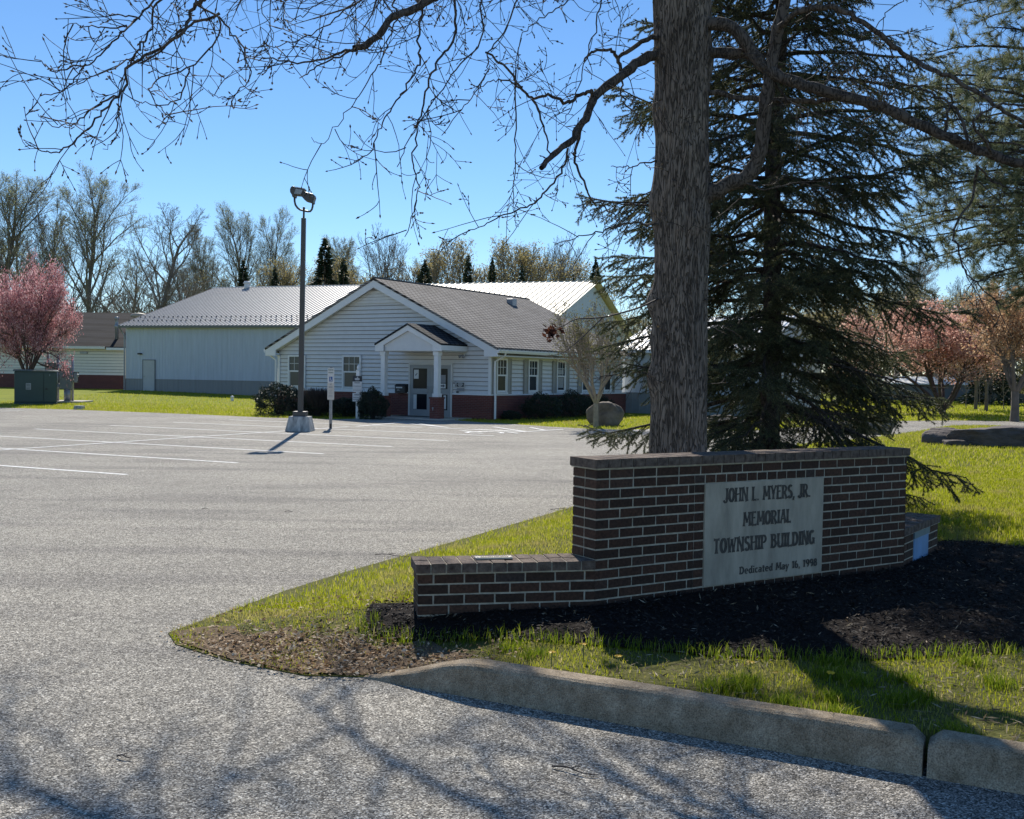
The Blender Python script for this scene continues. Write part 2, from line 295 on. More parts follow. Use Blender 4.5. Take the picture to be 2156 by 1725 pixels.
MT = dict(lap_shade=M('siding_lap_shade', (.22, .20, .20), .9, .1, 4), ribs=M('rib_shade_grey', (.27, .262, .25), .6, .15, 2),  # dark colours painting the laps' shadow lines and the roof ribs' shade
    asphalt=asphaltmat(),
    lawn=groundmat('lawn_soil', [(.3, (.055, .055, .018)), (.45, (.10, .105, .022)), (.62, (.16, .145, .05)), (.8, (.20, .16, .09))]),
    farlawn=groundmat('far_lawn', [(.3, (.10, .13, .008)), (.5, (.21, .24, .012)), (.7, (.30, .31, .03))], .35, 14),
    mulch=groundmat('dark_mulch', [(.3, (.006, .004, .004)), (.55, (.016, .011, .009)), (.8, (.04, .028, .022))], 6, 90),
    dirt=groundmat('dry_litter_soil', [(.3, (.10, .07, .045)), (.5, (.19, .135, .085)), (.75, (.28, .21, .135))], 5, 80),
    paint=wornpaint(),
    concrete=M('concrete', (.40, .37, .33), .9, .18, 3, .4, 60), walk=M('pale_concrete', (.5, .46, .4), .9, .1, 3, .3, 60),
    siding=M('white_siding', (.70, .70, .69), .55, .05, 3), trim=M('white_trim', (.8, .8, .79), .5, .04, 3),
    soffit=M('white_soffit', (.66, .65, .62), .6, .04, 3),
    brick=brickmat('red_brick', (.20, .055, .042), (.14, .038, .032), (.2, .13, .11), .2, .0677),
    shingle=shinglemat('grey_shingle', (.27, .25, .235), (.35, .325, .30)), shingle2=shinglemat('shaded_shingle', (.055, .06, .066), (.075, .08, .086)),  # porch shingle: the main gable's shade is put into its dark bluish colour
    metalroof=ribmat('grey_metal_roof', (.78, .76, .72), .4, .1), whiteroof=ribmat('cream_metal_roof', (.62, .545, .385), .6),
    metalwall=ribmat('pale_metal_wall', (.52, .56, .63), .5), metalbase=ribmat('grey_metal_wainscot', (.27, .27, .27), .5),
    doorgrey=M('grey_door_paint', (.33, .34, .34), .45, .05, 3), doorpale=M('pale_door_paint', (.5, .5, .5), .5, .05, 3),
    shutter=M('taupe_shutter', (.34, .33, .30), .6, .06, 4), glass=glassmat('dark_glass', (.012, .016, .022)), blind=M('blind_glass', (.055, .068, .078), .15, .1, 2),
    glow=glassmat('window_glass', (.03, .035, .04)), black=M('black_metal', (.02, .02, .022), .4, .1, 5), bronze=M('bronze_metal', (.075, .068, .062), .45, .12, 4),
    green=M('utility_green', (.035, .065, .058), .45, .12, 2), galv=M('galvanised_steel', (.33, .34, .35), .45, .2, 6, metal=.4), greycab=M('grey_cabinet', (.22, .24, .25), .5, .1, 3),
    paper=M('white_paper', (.72, .72, .70), .7, .04, 8), signwhite=M('sign_white', (.70, .69, .66), .5, .05, 6), signblue=M('sign_blue', (.02, .10, .33), .5, .05, 6), signblack=M('sign_black', (.015, .018, .03), .45, .05, 6), ink=M('sign_ink', (.10, .10, .12), .7, .05, 6), inkgrey=M('faded_ink', (.30, .30, .31), .7, .05, 6),
    stonebase=M('stained_concrete', (.42, .42, .40), .9, .55, 2.6, .3, 50, stretch=(4, 4, .8)),
    boulder=M('boulder_stone', (.17, .135, .10), .9, .5, 2.3, .8, 14, bdist=.04), ledge=M('ledge_stone', (.12, .095, .08), .9, .5, 2.5, .8, 9, stretch=(1, 1, 3), bdist=.05),
    bark=barkmat('furrowed_bark', (.06, .048, .04), (.28, .222, .182), 46, .13, 1.0, .022), limb=barkmat('limb_bark', (.03, .024, .02), (.125, .10, .085), 24, .3, .6, .01), twig=M('dark_twig', (.055, .042, .038), .8, .3, 9),
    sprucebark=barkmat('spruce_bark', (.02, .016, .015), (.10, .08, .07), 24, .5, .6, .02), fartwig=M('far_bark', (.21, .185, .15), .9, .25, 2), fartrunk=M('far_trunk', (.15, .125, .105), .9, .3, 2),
    palebark=M('pale_bark', (.30, .25, .20), .85, .25, 8), redtwig=M('reddish_bark', (.10, .07, .065), .9, .3, 6),
)

# ------------------------------------------------------------------ text
def text_mesh(txt, size, bold=0.):
    cu = bpy.data.curves.new('txt', 'FONT'); cu.body = txt; cu.size = size; cu.align_x = 'CENTER'; cu.align_y = 'CENTER'; cu.offset = bold; cu.resolution_u = 3
    o = bpy.data.objects.new('txt', cu); COL.objects.link(o); dg = bpy.context.evaluated_depsgraph_get(); dg.update()
    me = o.to_mesh(); V = [tuple(v.co) for v in me.vertices]; F = [tuple(p.vertices) for p in me.polygons]; o.to_mesh_clear()
    bpy.data.objects.remove(o); bpy.data.curves.remove(cu); return V, F
def put_text(mb, txt, size, x, z, y, width=None, bold=0.):   # text standing in the xz plane facing -y
    V, F = text_mesh(txt, size, bold)
    xs = [v[0] for v in V]; s = 1 if width is None else width/(max(xs) - min(xs)); cx = (max(xs)+min(xs))/2
    mb.add([(x + (v[0]-cx)*s, y, z + v[1]) for v in V], F)

# ------------------------------------------------------------------ ground, lot, island
def gz(x, y):
    x = np.asarray(x, float); y = np.asarray(y, float)
    return -.132 + .30*ss(52, 74, y)*ss(-8, -28, x) + .05*ss(45, 60, y) + .5*ss(120, 400, y)
gx = np.concatenate([[-3000, -1200, -500, -250, -140], np.arange(-90, 91, 4), [140, 250, 500, 1200, 3000]])
gy = np.concatenate([[-400, -120, -40], np.arange(-16, 130, 4), [160, 220, 350, 600, 1200, 3500]])
GX, GY = np.meshgrid(gx, gy); nx, ny = len(gx), len(gy)
i = np.arange(ny-1)[:, None]*nx + np.arange(nx-1)[None]
tag(link('ground', npmesh('ground', np.stack([GX.ravel(), GY.ravel(), gz(GX, GY).ravel()], 1), np.stack([i, i+1, i+nx+1, i+nx], -1).reshape(-1, 4), True), MT['farlawn']), kind='structure')

LOT = [(-60, -14), (60, -14), (60, 46.2), (40, 46.5), (25, 47.2), (20, 47.3), (15, 44.5), (12, 40), (9.2, 36.2), (7, 34.1), (5, 33.3), (4.3, 34.2), (2.6, 34.6), (1.2, 35.8), (.1, 37.1), (-1.2, 38.2), (-2.0, 39.3),
       (-2.6, 40.4), (-5.2, 41.6), (-5.5, 40.0), (-6.65, 38.9), (-9.29, 39.4), (-12.9, 41.5), (-18.9, 44.3), (-24, 45.6), (-60, 52)]
lx = rng.uniform(-59, 59, 900); ly = rng.uniform(-13, 46, 900); k = inside(LOT, lx, ly)
tag(link('asphalt_lot', cdt_mesh('asphalt_lot', LOT, None, lambda x, y: 0*x - .11, .03), MT['asphalt']), kind='structure')

CA, CB = np.array([-.83, 5.83]), np.array([2.18, 4.31])
CDIR = (CB - CA)/np.linalg.norm(CB - CA); CN = np.array([-CDIR[1], CDIR[0]])        # along the kerb, and away from the road
CURBW = .17
EDGE = [(-.83, 5.86), (-1.16, 5.87), (-1.68, 6.15), (-2.1, 6.5), (-2.24, 6.78), (-2.13, 7.11), (-1.77, 8.16), (-1.42, 8.98), (-.93, 9.99), (-.56, 10.75), (.03, 12.02), (.78, 13.63), (1.9, 16.6), (3.3, 20), (5, 23.3), (7.5, 27.6), (11, 31.6), (14, 36), (17.4, 41.2), (22, 41.0), (40, 40), (58, 40)]
cb0 = CA + CN*(CURBW-.02) + CDIR*.25; cb1 = CA + CN*(CURBW-.02) + CDIR*11
ISL = [tuple(cb1), (58, -2)][::-1]
ISL = EDGE + [(58, -2), tuple(cb1), tuple(cb0)]
ISL = ISL[::-1]
EDGE_L = EDGE
def iz(x, y):
    x = np.asarray(x, float); y = np.asarray(y, float)
    d = dist_seg(EDGE_L, x, y)
    top = .035 - .09*ss(11, 24, y) + .03*np.exp(-((x-2.3)**2/2.2 + (y-7.0)**2/.5))
    base = -.104
    e = (base + (top-base)*ss(0, 1.3, d))
    nb = (np.stack([x, y], -1) - CA) @ CN; al = (np.stack([x, y], -1) - CA) @ CDIR
    near = ss(.9, .15, nb)*ss(-.1, .9, al)*ss(2.5, .4, np.abs(nb))
    return e*(1-near) + (.035*ss(.1, 1., al) - .104*(1-ss(.1, 1., al)))*near
px_ = []; 
for (x0, x1, y0, y1, st) in ((-2.3, 6, 3, 14, .14), (6, 16, -1, 14, .5), (0, 24, 14, 42, .8), (16, 57, -1, 40, 3.)):
    a, b = np.meshgrid(np.arange(x0, x1, st), np.arange(y0, y1, st)); a = a.ravel() + rng.uniform(-.2, .2, a.size)*st; b = b.ravel() + rng.uniform(-.2, .2, b.size)*st
    kk = inside(ISL, a, b) & (dist_seg(ISL + ISL[:1], a, b) > st*.4); px_.append(np.stack([a[kk], b[kk]], 1))
ISLP = np.concatenate(px_)
isl = link('grass_island', cdt_mesh('grass_island', ISL, ISLP.tolist(), iz, .03), MT['lawn']); tag(isl, kind='structure')
isl.data.polygons.foreach_set('use_smooth', np.ones(len(isl.data.polygons), bool))

# parking lines painted on the lot
def strip(mb, a, b, w, z=-.1055):
    a = np.array(a[:2], float); b = np.array(b[:2], float); d = (b-a)/np.linalg.norm(b-a); n = np.array([-d[1], d[0]])*w/2
    mb.quad((*(a-n), z), (*(b-n), z), (*(b+n), z), (*(a+n), z))
pl = MB()
S0 = np.array([-11.738, 19.591]); cdv = np.array([math.cos(1.1362), math.sin(1.1362)]); ldv = np.array([math.sin(1.1362), -math.cos(1.1362)])
SS, SLN = 2.773, 5.95
zq = 0
for k in range(-3, 7):
    r0 = -SLN; r1 = SLN if k < 6 else 2.0
    strip(pl, S0 + cdv*SS*k + ldv*r0, S0 + cdv*SS*k + ldv*r1, .115)
strip(pl, S0 - cdv*SS*3, S0 + cdv*SS*5.55, .115, -.1015)
G = lambda x, y: gp(x, y)[:2]
for a, b in (((751, 898.6), (843, 890.7)), ((843, 891.2), (945, 901)), ((905, 901.3), (1109, 910.2)), ((1000, 904.6), (1109, 909.6)), ((1109, 909.8), (1186, 904.9)), ((1039, 899.9), (1106, 909.6)), ((1116, 901), (1147, 906.6)), ((880, 893), (935, 900))):
    zq += .0006; strip(pl, G(*a), G(*b), .14, -.1012 + zq)
c = gp(1020, 911.6)                                     # wheelchair symbol, painted
for a in range(10):
    t0, t1 = a*.5 - .4, a*.5 + .15
    strip(pl, (c[0] + .55*math.cos(t0), c[1] + .55*math.sin(t0)), (c[0] + .55*math.cos(t1), c[1] + .55*math.sin(t1)), .13, -.1012 + .0003*a)
strip(pl, (c[0]-.1, c[1]+.1), (c[0]-.75, c[1]+.9), .16, -.098); strip(pl, (c[0]-.2, c[1]+.3), (c[0]+.75, c[1]+.5), .14, -.0975); strip(pl, (c[0]+.7, c[1]+.45), (c[0]+1.0, c[1]-.2), .14, -.097)
strip(pl, G(0, 866), G(50, 864.5), .12)
tag(pl.build('painted_lines', MT['paint']), kind='structure')
# pale concrete walk by the north lawn
wk = [tuple(gp(1309, 907.5)[:2]), tuple(gp(1500, 910.5)[:2]), tuple(gp(1500, 904.5)[:2]), tuple(gp(1372, 903.5)[:2]), tuple(gp(1345, 905)[:2])]
tag(MB().prism([(p[0], p[1]) for p in wk], -.13, -.10, 'xy').build('sidewalk', MT['walk']), kind='structure')

# kerb: two cast pieces with a dark joint between them
def kerbmat():
    m, t, out = newmat('weathered_kerb'); L = t.links.new; mp = coords(t, (1, 1, 1), 'World')
    n = node(t, 'TexNoise'); n.inputs['Scale'].default_value = 7; n.inputs['Detail'].default_value = 10; n.inputs['Roughness'].default_value = .78; L(mp.outputs[0], n.inputs['Vector'])
    r = ramp(t, [(.28, (.10, .074, .05)), (.42, (.29, .225, .15)), (.55, (.42, .335, .235)), (.72, (.58, .48, .35))]); L(n.outputs[0], r.inputs[0])
    n2 = node(t, 'TexNoise'); n2.inputs['Scale'].default_value = 160; n2.inputs['Detail'].default_value = 3; L(mp.outputs[0], n2.inputs['Vector']); r2 = ramp(t, [(.33, (.42, .42, .42)), (.5, (.95, .95, .95)), (.68, (1.35, 1.35, 1.35))]); L(n2.outputs[0], r2.inputs[0])
    mx = node(t, 'MixRGB', blend_type='MULTIPLY'); mx.inputs[0].default_value = .8; L(r.outputs[0], mx.inputs[1]); L(r2.outputs[0], mx.inputs[2])
    p = node(t, 'BsdfPrincipled'); p.inputs['Roughness'].default_value = .92; p.inputs['Specular IOR Level'].default_value = .2; L(mx.outputs[0], p.inputs['Base Color'])
    b = node(t, 'Bump'); b.inputs['Strength'].default_value = .9; b.inputs['Distance'].default_value = .009; L(n2.outputs[0], b.inputs['Height']); L(b.outputs[0], p.inputs['Normal']); L(p.outputs[0], out.inputs[0]); return m
MT['kerb'] = kerbmat()
JT = np.dot(np.array([1.83, 4.5]) - CA, CDIR)
def kerb(s0, s1, nose):
    prof = lambda h, q: [(0, -.02), (.022, h*.55), (.034, h-.03*q), (.045, h-.012*q), (.062, h-.002*q), (CURBW-.02, h+.004*q), (CURBW, h-.01*q), (CURBW, -.05)]
    ts = np.linspace(s0, s1, 60); V = []; n = 8
    for t in ts:
        q = float(ss(-.02, .75, t)) if nose else 1.
        h = .012 + .163*q + .002*math.sin(t*5) ; q = max(q, .1)
        end = min(t-s0, s1-t); q2 = 1 - .25*math.exp(-(end/.02)**2) if (not nose or s1-t < .3) else 1
        for o, z in prof(h*q2, q):
            wob = .003*math.sin(9*t + z*30)
            p = CA + CDIR*t + CN*(o + wob if 0 < o < .15 else o); V.append((p[0], p[1], -.11 + z))
    m = len(ts); F = [(i*n+j, i*n+n+j, i*n+n+j+1, i*n+j+1) for i in range(m-1) for j in range(n-1)]
    me = bpy.data.meshes.new('kerb'); F += [tuple(range(n)), tuple((m-1)*n + j for j in range(n-1, -1, -1))]
    me.from_pydata(V, [], F); me.update()
    return me
k1 = tag(link('concrete_kerb', kerb(0, JT-.008, True), MT['kerb']), 'weathered concrete kerb piece with tapered nose, between brick sign and road', 'kerb', 'kerb pieces along the road')
k2 = tag(link('concrete_kerb', kerb(JT+.012, JT+3.1, False), MT['kerb']), 'weathered concrete kerb piece cut off by right edge, past the dark joint', 'kerb', 'kerb pieces along the road')

# ------------------------------------------------------------------ brick entrance sign
CO, BL = .0677, .2032
def signbrick():
    m, t, out = newmat('dark_red_brick'); L = t.links.new; g = t.nodes.new('ShaderNodeNewGeometry')
    r = ramp(t, [(0, (.048, .027, .018)), (.4, (.062, .031, .020)), (.7, (.078, .037, .023)), (.92, (.092, .045, .028)), (1, (.06, .042, .034))]); L(g.outputs['Random Per Island'], r.inputs[0])
    mp = coords(t); n = node(t, 'TexNoise'); n.inputs['Scale'].default_value = 55; n.inputs['Detail'].default_value = 6; L(mp.outputs[0], n.inputs['Vector']); r2 = ramp(t, [(.3, (.6, .6, .6)), (.7, (1.3, 1.3, 1.3))]); L(n.outputs[0], r2.inputs[0])
    mx = node(t, 'MixRGB', blend_type='MULTIPLY'); mx.inputs[0].default_value = 1; L(r.outputs[0], mx.inputs[1]); L(r2.outputs[0], mx.inputs[2])
    p = node(t, 'BsdfPrincipled'); p.inputs['Roughness'].default_value = .75; p.inputs['Specular IOR Level'].default_value = .3; L(mx.outputs[0], p.inputs['Base Color'])
    b = node(t, 'Bump'); b.inputs['Strength'].default_value = .6; b.inputs['Distance'].default_value = .004; L(n.outputs[0], b.inputs['Height']); L(b.outputs[0], p.inputs['Normal']); L(p.outputs[0], out.inputs[0]); return m
MT['sbrick'] = signbrick(); MT['mortar'] = M('pale_mortar', (.50, .44, .34), .95, .28, 20, .5, 120)
MT['capbrick'] = M('worn_cap_brick', (.10, .062, .048), .9, .4, 22, .7, 160, col2=(.24, .175, .13)); MT['slab'] = M('engraved_stone', (.46, .39, .295), .8, .3, 2.6, .15, 80, stretch=(2.5, 2.5, .7)); MT['letter'] = M('letter_grey', (.095, .08, .064), .9, .35, 20)
sgn = empty('brick_sign', (.569, 6.92, 0)); tag(sgn, 'dark red brick entrance sign wall with lower wings and engraved stone panel', 'sign wall')
al = R(31.8); SD2 = np.array([math.cos(al), math.sin(al)])
def sub(name, off, rz):
    o = empty(name, (off[0], off[1], 0), rz); o.parent = sgn; return o
BK, MO, CP = MB(), MB(), MB()                           # gathered in sign coordinates
class Fr:
    def __init__(s, ox, oy, rz): s.o = (ox, oy); s.c = math.cos(rz); s.s = math.sin(rz); s.rz = rz
    def box(s, mb, x0, x1, y0, y1, z0, z1):
        P = [(x, y, z) for z in (z0, z1) for x, y in ((x0, y0), (x1, y0), (x1, y1), (x0, y1))]
        j = .0012
        P = [(s.o[0] + x*s.c - y*s.s + random.uniform(-j, j), s.o[1] + x*s.s + y*s.c + random.uniform(-j, j), z + random.uniform(-j, j)) for x, y, z in P]
        mb.add(P, [(3, 2, 1, 0), (4, 5, 6, 7), (0, 1, 5, 4), (1, 2, 6, 5), (2, 3, 7, 6), (3, 0, 4, 7)])
def course(fr, x0, x1, z, th, first, J=.0115, L=BL, e0=True, e1=True):
    x = x0; w = first
    while x < x1 - .012:
        b = min(x + w, x1); 
        if x1 - b < .03: b = x1
        a0 = x if x == x0 and e0 else x + J/2; b0 = b if b >= x1 and e1 else b - J/2
        for y0, y1 in ((-.004, th/2-.006), (th/2+.006, th+.004)): fr.box(BK, a0, b0, y0, y1, z + J/2, z + CO - J/2)
        x = b; w = L
Z0, TH = .055, .26
f1 = Fr(0, 0, al)
fr0 = f1
for k in range(-2, 14):
    z = Z0 + CO*k; off = BL if k % 2 else BL/2
    if 0 <= k <= 12:
        course(f1, 0, .868, z, TH, BL*1.0 if k % 2 else BL*.55)
        if k in (0, 12): course(f1, .868, 2.205, z, TH, .1016, L=.1027, e0=False, e1=False)
        else: course(f1, .868, .960, z, TH, .1, e0=False)
        course(f1, 2.205 if k in (0, 12) else 2.197, 3.19, z, TH, BL*.48 if k % 2 else BL, e0=False)
    else:
        course(f1, 0, 3.19, z, TH, off if k < 0 else BL*.55)
f1.box(MO, .004, 3.186, 0, TH, -.12, Z0 + CO*14)
x = -.018; ncap = 31; cw = (3.19 + .036)/ncap
for k in range(ncap): f1.box(CP, x + k*cw + (.004 if k else 0), x + (k+1)*cw - (.004 if k < ncap-1 else 0), -.022, TH+.022, Z0 + CO*14 + .008, Z0 + CO*15)
f1.box(MO, -.012, 3.2, -.014, TH+.014, Z0 + CO*14, Z0 + CO*15 - .006)
# wings
def wing(ox, oy, rz, ln, skip=None):
    f = Fr(ox, oy, rz)
    for k in range(-2, 4):
        z = Z0 + CO*k; first = BL if k % 2 == 0 else BL/2
        if skip is None or k > 3: course(f, 0, ln, z, .25, first)
        else: course(f, 0, skip[0], z, .25, first*.8); course(f, skip[1], ln, z, .25, first)
    f.box(MO, .004, ln - .004, 0, .25, -.12, Z0 + CO*4)
    n = round(ln/.1016); w = (ln+.018)/n; s0 = -.018 if ox < 0 else 0
    for k in range(n):
        for y0, y1 in ((-.022, .118), (.124, .272)): f.box(CP, s0 + k*w + (.005 if k else 0), s0 + (k+1)*w - .005, y0, y1, Z0 + CO*4 + .008, Z0 + CO*5 + random.uniform(-.002, .002))
    f.box(MO, s0 + .006, ln + s0 + .01, -.014, .264, Z0 + CO*4, Z0 + CO*5 - .005)
    return f
fl = wing(-.593 - .569, 6.685 - 6.92, .1996, 1.19)
rb = R(54); fr_ = wing(3.19*SD2[0] - .02, 3.19*SD2[1] + .005, rb, 1.16, (.34, .84))
BK.build('brickwork', MT['sbrick'], sgn); MO.build('mortar', MT['mortar'], sgn); CP.build('brick_cap', MT['capbrick'], sgn)
def framed(name, fr, parent, mb, mat, **kw):            # a part drawn in a wall's own frame
    o = mb.build(name, mat, parent, **kw); o.location = (fr.o[0], fr.o[1], 0); o.rotation_euler = (0, 0, fr.rz); return o
pn = framed('stone_panel', f1, sgn, MB().box(.966, 2.19, -.012, .1, .124, .868), MT['slab'], bevel=.003)
# flared capitals, each letter a set of strokes in a 0..w by 0..1 box
def arc(cx, cy, rx, ry, a0, a1, n=12): return [(cx + rx*math.cos(R(a0 + (a1-a0)*i/n)), cy + ry*math.sin(R(a0 + (a1-a0)*i/n))) for i in range(n+1)]
def st(x0, y0, x1, y1, w=.15): return ('s', [(x0, y0), (x1, y1)], w*1.55)
def cv(p, w=.13): return ('c', p, w*1.55)
GL = {
 'J': (.42, [st(.30, 1, .30, .2), cv(arc(.16, .2, .15, .2, 0, -170), .12)]), 'O': (.58, [cv(arc(.29, .5, .215, .44, 0, 360, 24), .15)]),
 'H': (.62, [st(.1, 0, .1, 1), st(.52, 0, .52, 1), st(.12, .52, .5, .56, .08)]), 'N': (.64, [st(.1, 0, .1, 1, .12), st(.54, 0, .54, 1, .12), st(.1, 1, .54, 0, .15)]),
 'L': (.46, [st(.1, 0, .1, 1), st(.1, .05, .44, .05, .1)]), 'M': (.74, [st(.08, 0, .14, 1, .12), st(.66, 0, .6, 1, .15), st(.14, 1, .37, .25, .13), st(.6, 1, .37, .25, .09)]),
 'Y': (.58, [st(.29, 0, .29, .5), st(.29, .45, .06, 1, .14), st(.29, .45, .52, 1, .1)]), 'E': (.5, [st(.1, 0, .1, 1), st(.1, .95, .46, .95, .1), st(.1, .55, .38, .57, .08), st(.1, .05, .48, .05, .1)]),
 'R': (.58, [st(.1, 0, .1, 1), cv([(.1, .94)] + arc(.24, .72, .2, .22, 90, -90, 8) + [(.1, .5)], .11), st(.26, .5, .52, 0, .15)]), 'S': (.5, [cv(arc(.25, .74, .16, .2, 30, 270, 10) + arc(.25, .27, .17, .23, 90, -160, 10)[1:], .13)]),
 'I': (.24, [st(.12, 0, .12, 1)]), 'A': (.6, [st(.06, 0, .3, 1, .1), st(.54, 0, .3, 1, .15), st(.16, .32, .44, .32, .07)]), 'T': (.54, [st(.27, 0, .27, 1), st(.02, .95, .52, .95, .1)]),
 'W': (.8, [st(.08, 1, .22, 0, .14), st(.22, 0, .4, .9, .1), st(.4, .9, .56, 0, .14), st(.56, 0, .72, 1, .1)]), 'P': (.54, [st(.1, 0, .1, 1), cv([(.1, .94)] + arc(.24, .7, .2, .24, 90, -90, 8) + [(.1, .46)], .11)]),
 'B': (.54, [st(.1, 0, .1, 1), cv([(.1, .94)] + arc(.22, .75, .18, .19, 90, -90, 8) + [(.1, .56)], .11), cv([(.1, .55)] + arc(.24, .3, .2, .25, 90, -90, 8) + [(.1, .05)], .12)]),
 'U': (.6, [st(.1, .25, .1, 1), cv(arc(.3, .27, .2, .23, 180, 360, 10), .13), st(.5, .0, .5, 1, .13)]), 'D': (.6, [st(.1, 0, .1, 1), cv([(.1, .94)] + arc(.22, .5, .28, .44, 90, -90, 10) + [(.1, .06)], .13)]),
 'G': (.58, [cv(arc(.3, .5, .22, .45, 50, 330, 16), .14), st(.48, .02, .48, .42, .12), st(.34, .42, .54, .42, .08)]), '.': (.2, [st(.1, 0, .1, .12, .13)]), ',': (.2, [st(.12, .12, .06, -.14, .11)]), ' ': (.32, []),
 'e': (.46, [cv([(.08, .34), (.4, .36)] + arc(.24, .34, .17, .3, 5, 310, 12), .1)]), 'd': (.5, [cv(arc(.24, .32, .15, .28, 0, 360, 14), .11), st(.4, 0, .4, 1, .12)]), 'i': (.22, [st(.11, 0, .11, .64, .12), st(.11, .8, .11, .94, .13)]),
 'c': (.42, [cv(arc(.24, .32, .16, .28, 45, 315, 12), .11)]), 'a': (.46, [cv(arc(.2, .2, .13, .17, 0, 360, 12), .1), cv(arc(.22, .46, .15, .16, 0, 150, 8), .1), st(.37, 0, .37, .48, .11)]), 't': (.34, [st(.16, .05, .16, .86, .12), st(.03, .6, .32, .6, .08), cv(arc(.24, .12, .09, .1, 180, 300, 5), .08)]),
 'y': (.48, [st(.06, .64, .24, .04, .13), st(.43, .64, .16, -.28, .09), st(.06, -.26, .18, -.26, .1)]), '1': (.34, [st(.2, 0, .2, .98, .14), st(.05, .82, .2, .96, .08)]), '6': (.5, [cv(arc(.25, .28, .16, .25, 0, 360, 14), .11), cv(arc(.32, .5, .24, .46, 100, 190, 8), .11)]),
 '9': (.5, [cv(arc(.25, .69, .16, .26, 0, 360, 14), .11), cv(arc(.18, .48, .24, .46, 10, -80, 8), .11)]), '8': (.5, [cv(arc(.25, .74, .14, .21, 0, 360, 14), .11), cv(arc(.25, .27, .17, .25, 0, 360, 14), .12)]),
}
GL['M2'] = GL['M']
def letters(mb, txt, x0, width, z0, h, y):
    tot = sum(GL[ch][0] + .04 for ch in txt); sx = width/tot; x = x0
    yy = y
    for ch in txt:
        for kind, p, w in GL[ch][1]:
            P = np.array(p, float)*np.array([sx, h]) + np.array([x, z0]); w_ = w*sx; n = len(P)
            if kind == 's':
                d = P[1]-P[0]; nn = np.array([-d[1], d[0]])/np.hypot(*d)*w_/2; q = [0, .12, .35, .65, .88, 1]; fl = [1.45, 1.05, .82, .82, 1.05, 1.45]
                Q = [P[0] + d*t for t in q]; A = [Q[i] + nn*fl[i] for i in range(6)]; B = [Q[i] - nn*fl[i] for i in range(6)]
            else:
                T = np.gradient(P, axis=0); T /= np.linalg.norm(T, axis=1, keepdims=True); N = np.stack([-T[:, 1], T[:, 0]], 1)*w_/2
                vw = (.62 + .5*np.abs(T[:, 1]))[:, None]; A = P + N*vw; B = P - N*vw
            yy -= .00012; m = len(A)
            V = [(a[0], yy, a[1]) for a in A] + [(b[0], yy, b[1]) for b in B]
            mb.add(V, [(i, m+i, m+i+1, i+1) for i in range(m-1)])
        x += (GL[ch][0] + .04)*sx
L1 = MB(); PW, PX, PT = 1.224, .966, .868; PH = .744
letters(L1, 'JOHN L. MYERS, JR.', PX + .145*PW, .735*PW, PT - .195*PH, .140*PH, -.0125)
letters(L1, 'MEMORIAL', PX + .305*PW, .41*PW, PT - .445*PH, .140*PH, -.0125)
letters(L1, 'TOWNSHIP BUILDING', PX + .07*PW, .86*PW, PT - .69*PH, .145*PH, -.0125)
letters(L1, 'Dedicated May 16, 1998', PX + .285*PW, .67*PW, PT - .92*PH, .075*PH, -.0125)
lt = framed('lettering', f1, sgn, L1, MT['letter']); lt.parent = pn; lt.location = (0, 0, 0); lt.rotation_euler = (0, 0, 0)
# blue plate let into the right wing
MT['blueplate'] = M('blue_plate', (.17, .33, .55), .5, .2, 3, stretch=(1, 1, .6)); MT['plategrey'] = M('plate_band', (.16, .24, .27), .5, .15, 4)
framed('blue_plate', fr_, sgn, MB().box(.36, .82, -.01, .06, .0, .272), MT['blueplate'], bevel=.004)
framed('plate_band', fr_, sgn, MB().box(.345, .835, -.016, .05, .272, .328), MT['plategrey'])
# cast plaque lying on the left wing
pq = empty('cast_plaque', (-.593 + .4*math.cos(.1996) - .13*math.sin(.1996), 6.685 + .4*math.sin(.1996) + .13*math.cos(.1996), Z0 + CO*5 + .003), .1996)
tag(pq, 'small pale cast plaque lying on top of low left brick wing', 'plaque')
MT['plaque'] = M('cast_pale_metal', (.55, .49, .38), .6, .12, 12)
MB().box(-.005, .245, -.04, .04, 0, .012).build('plate', MT['plaque'], pq, bevel=.003)
rl = MB()
for k in range(13): rl.box(.035 + k*.0145, .035 + k*.0145 + random.uniform(.006, .011), -.014 + random.uniform(-.004, 0), .012 + random.uniform(0, .006), .0115, .0145)
for y in (-.03, .028): rl.box(.02, .22, y, y + .003, .0115, .014)
rl.build('relief', M('plaque_relief', (.22, .19, .15), .7, .2, 20), pq)
for k, (x, y) in enumerate(((.008, .028), (.232, .028), (.008, -.03), (.232, -.03))): MB().box(x-.008, x+.008, y-.004, y+.004, .0118, .0142).build('slot', MT['black'], pq)
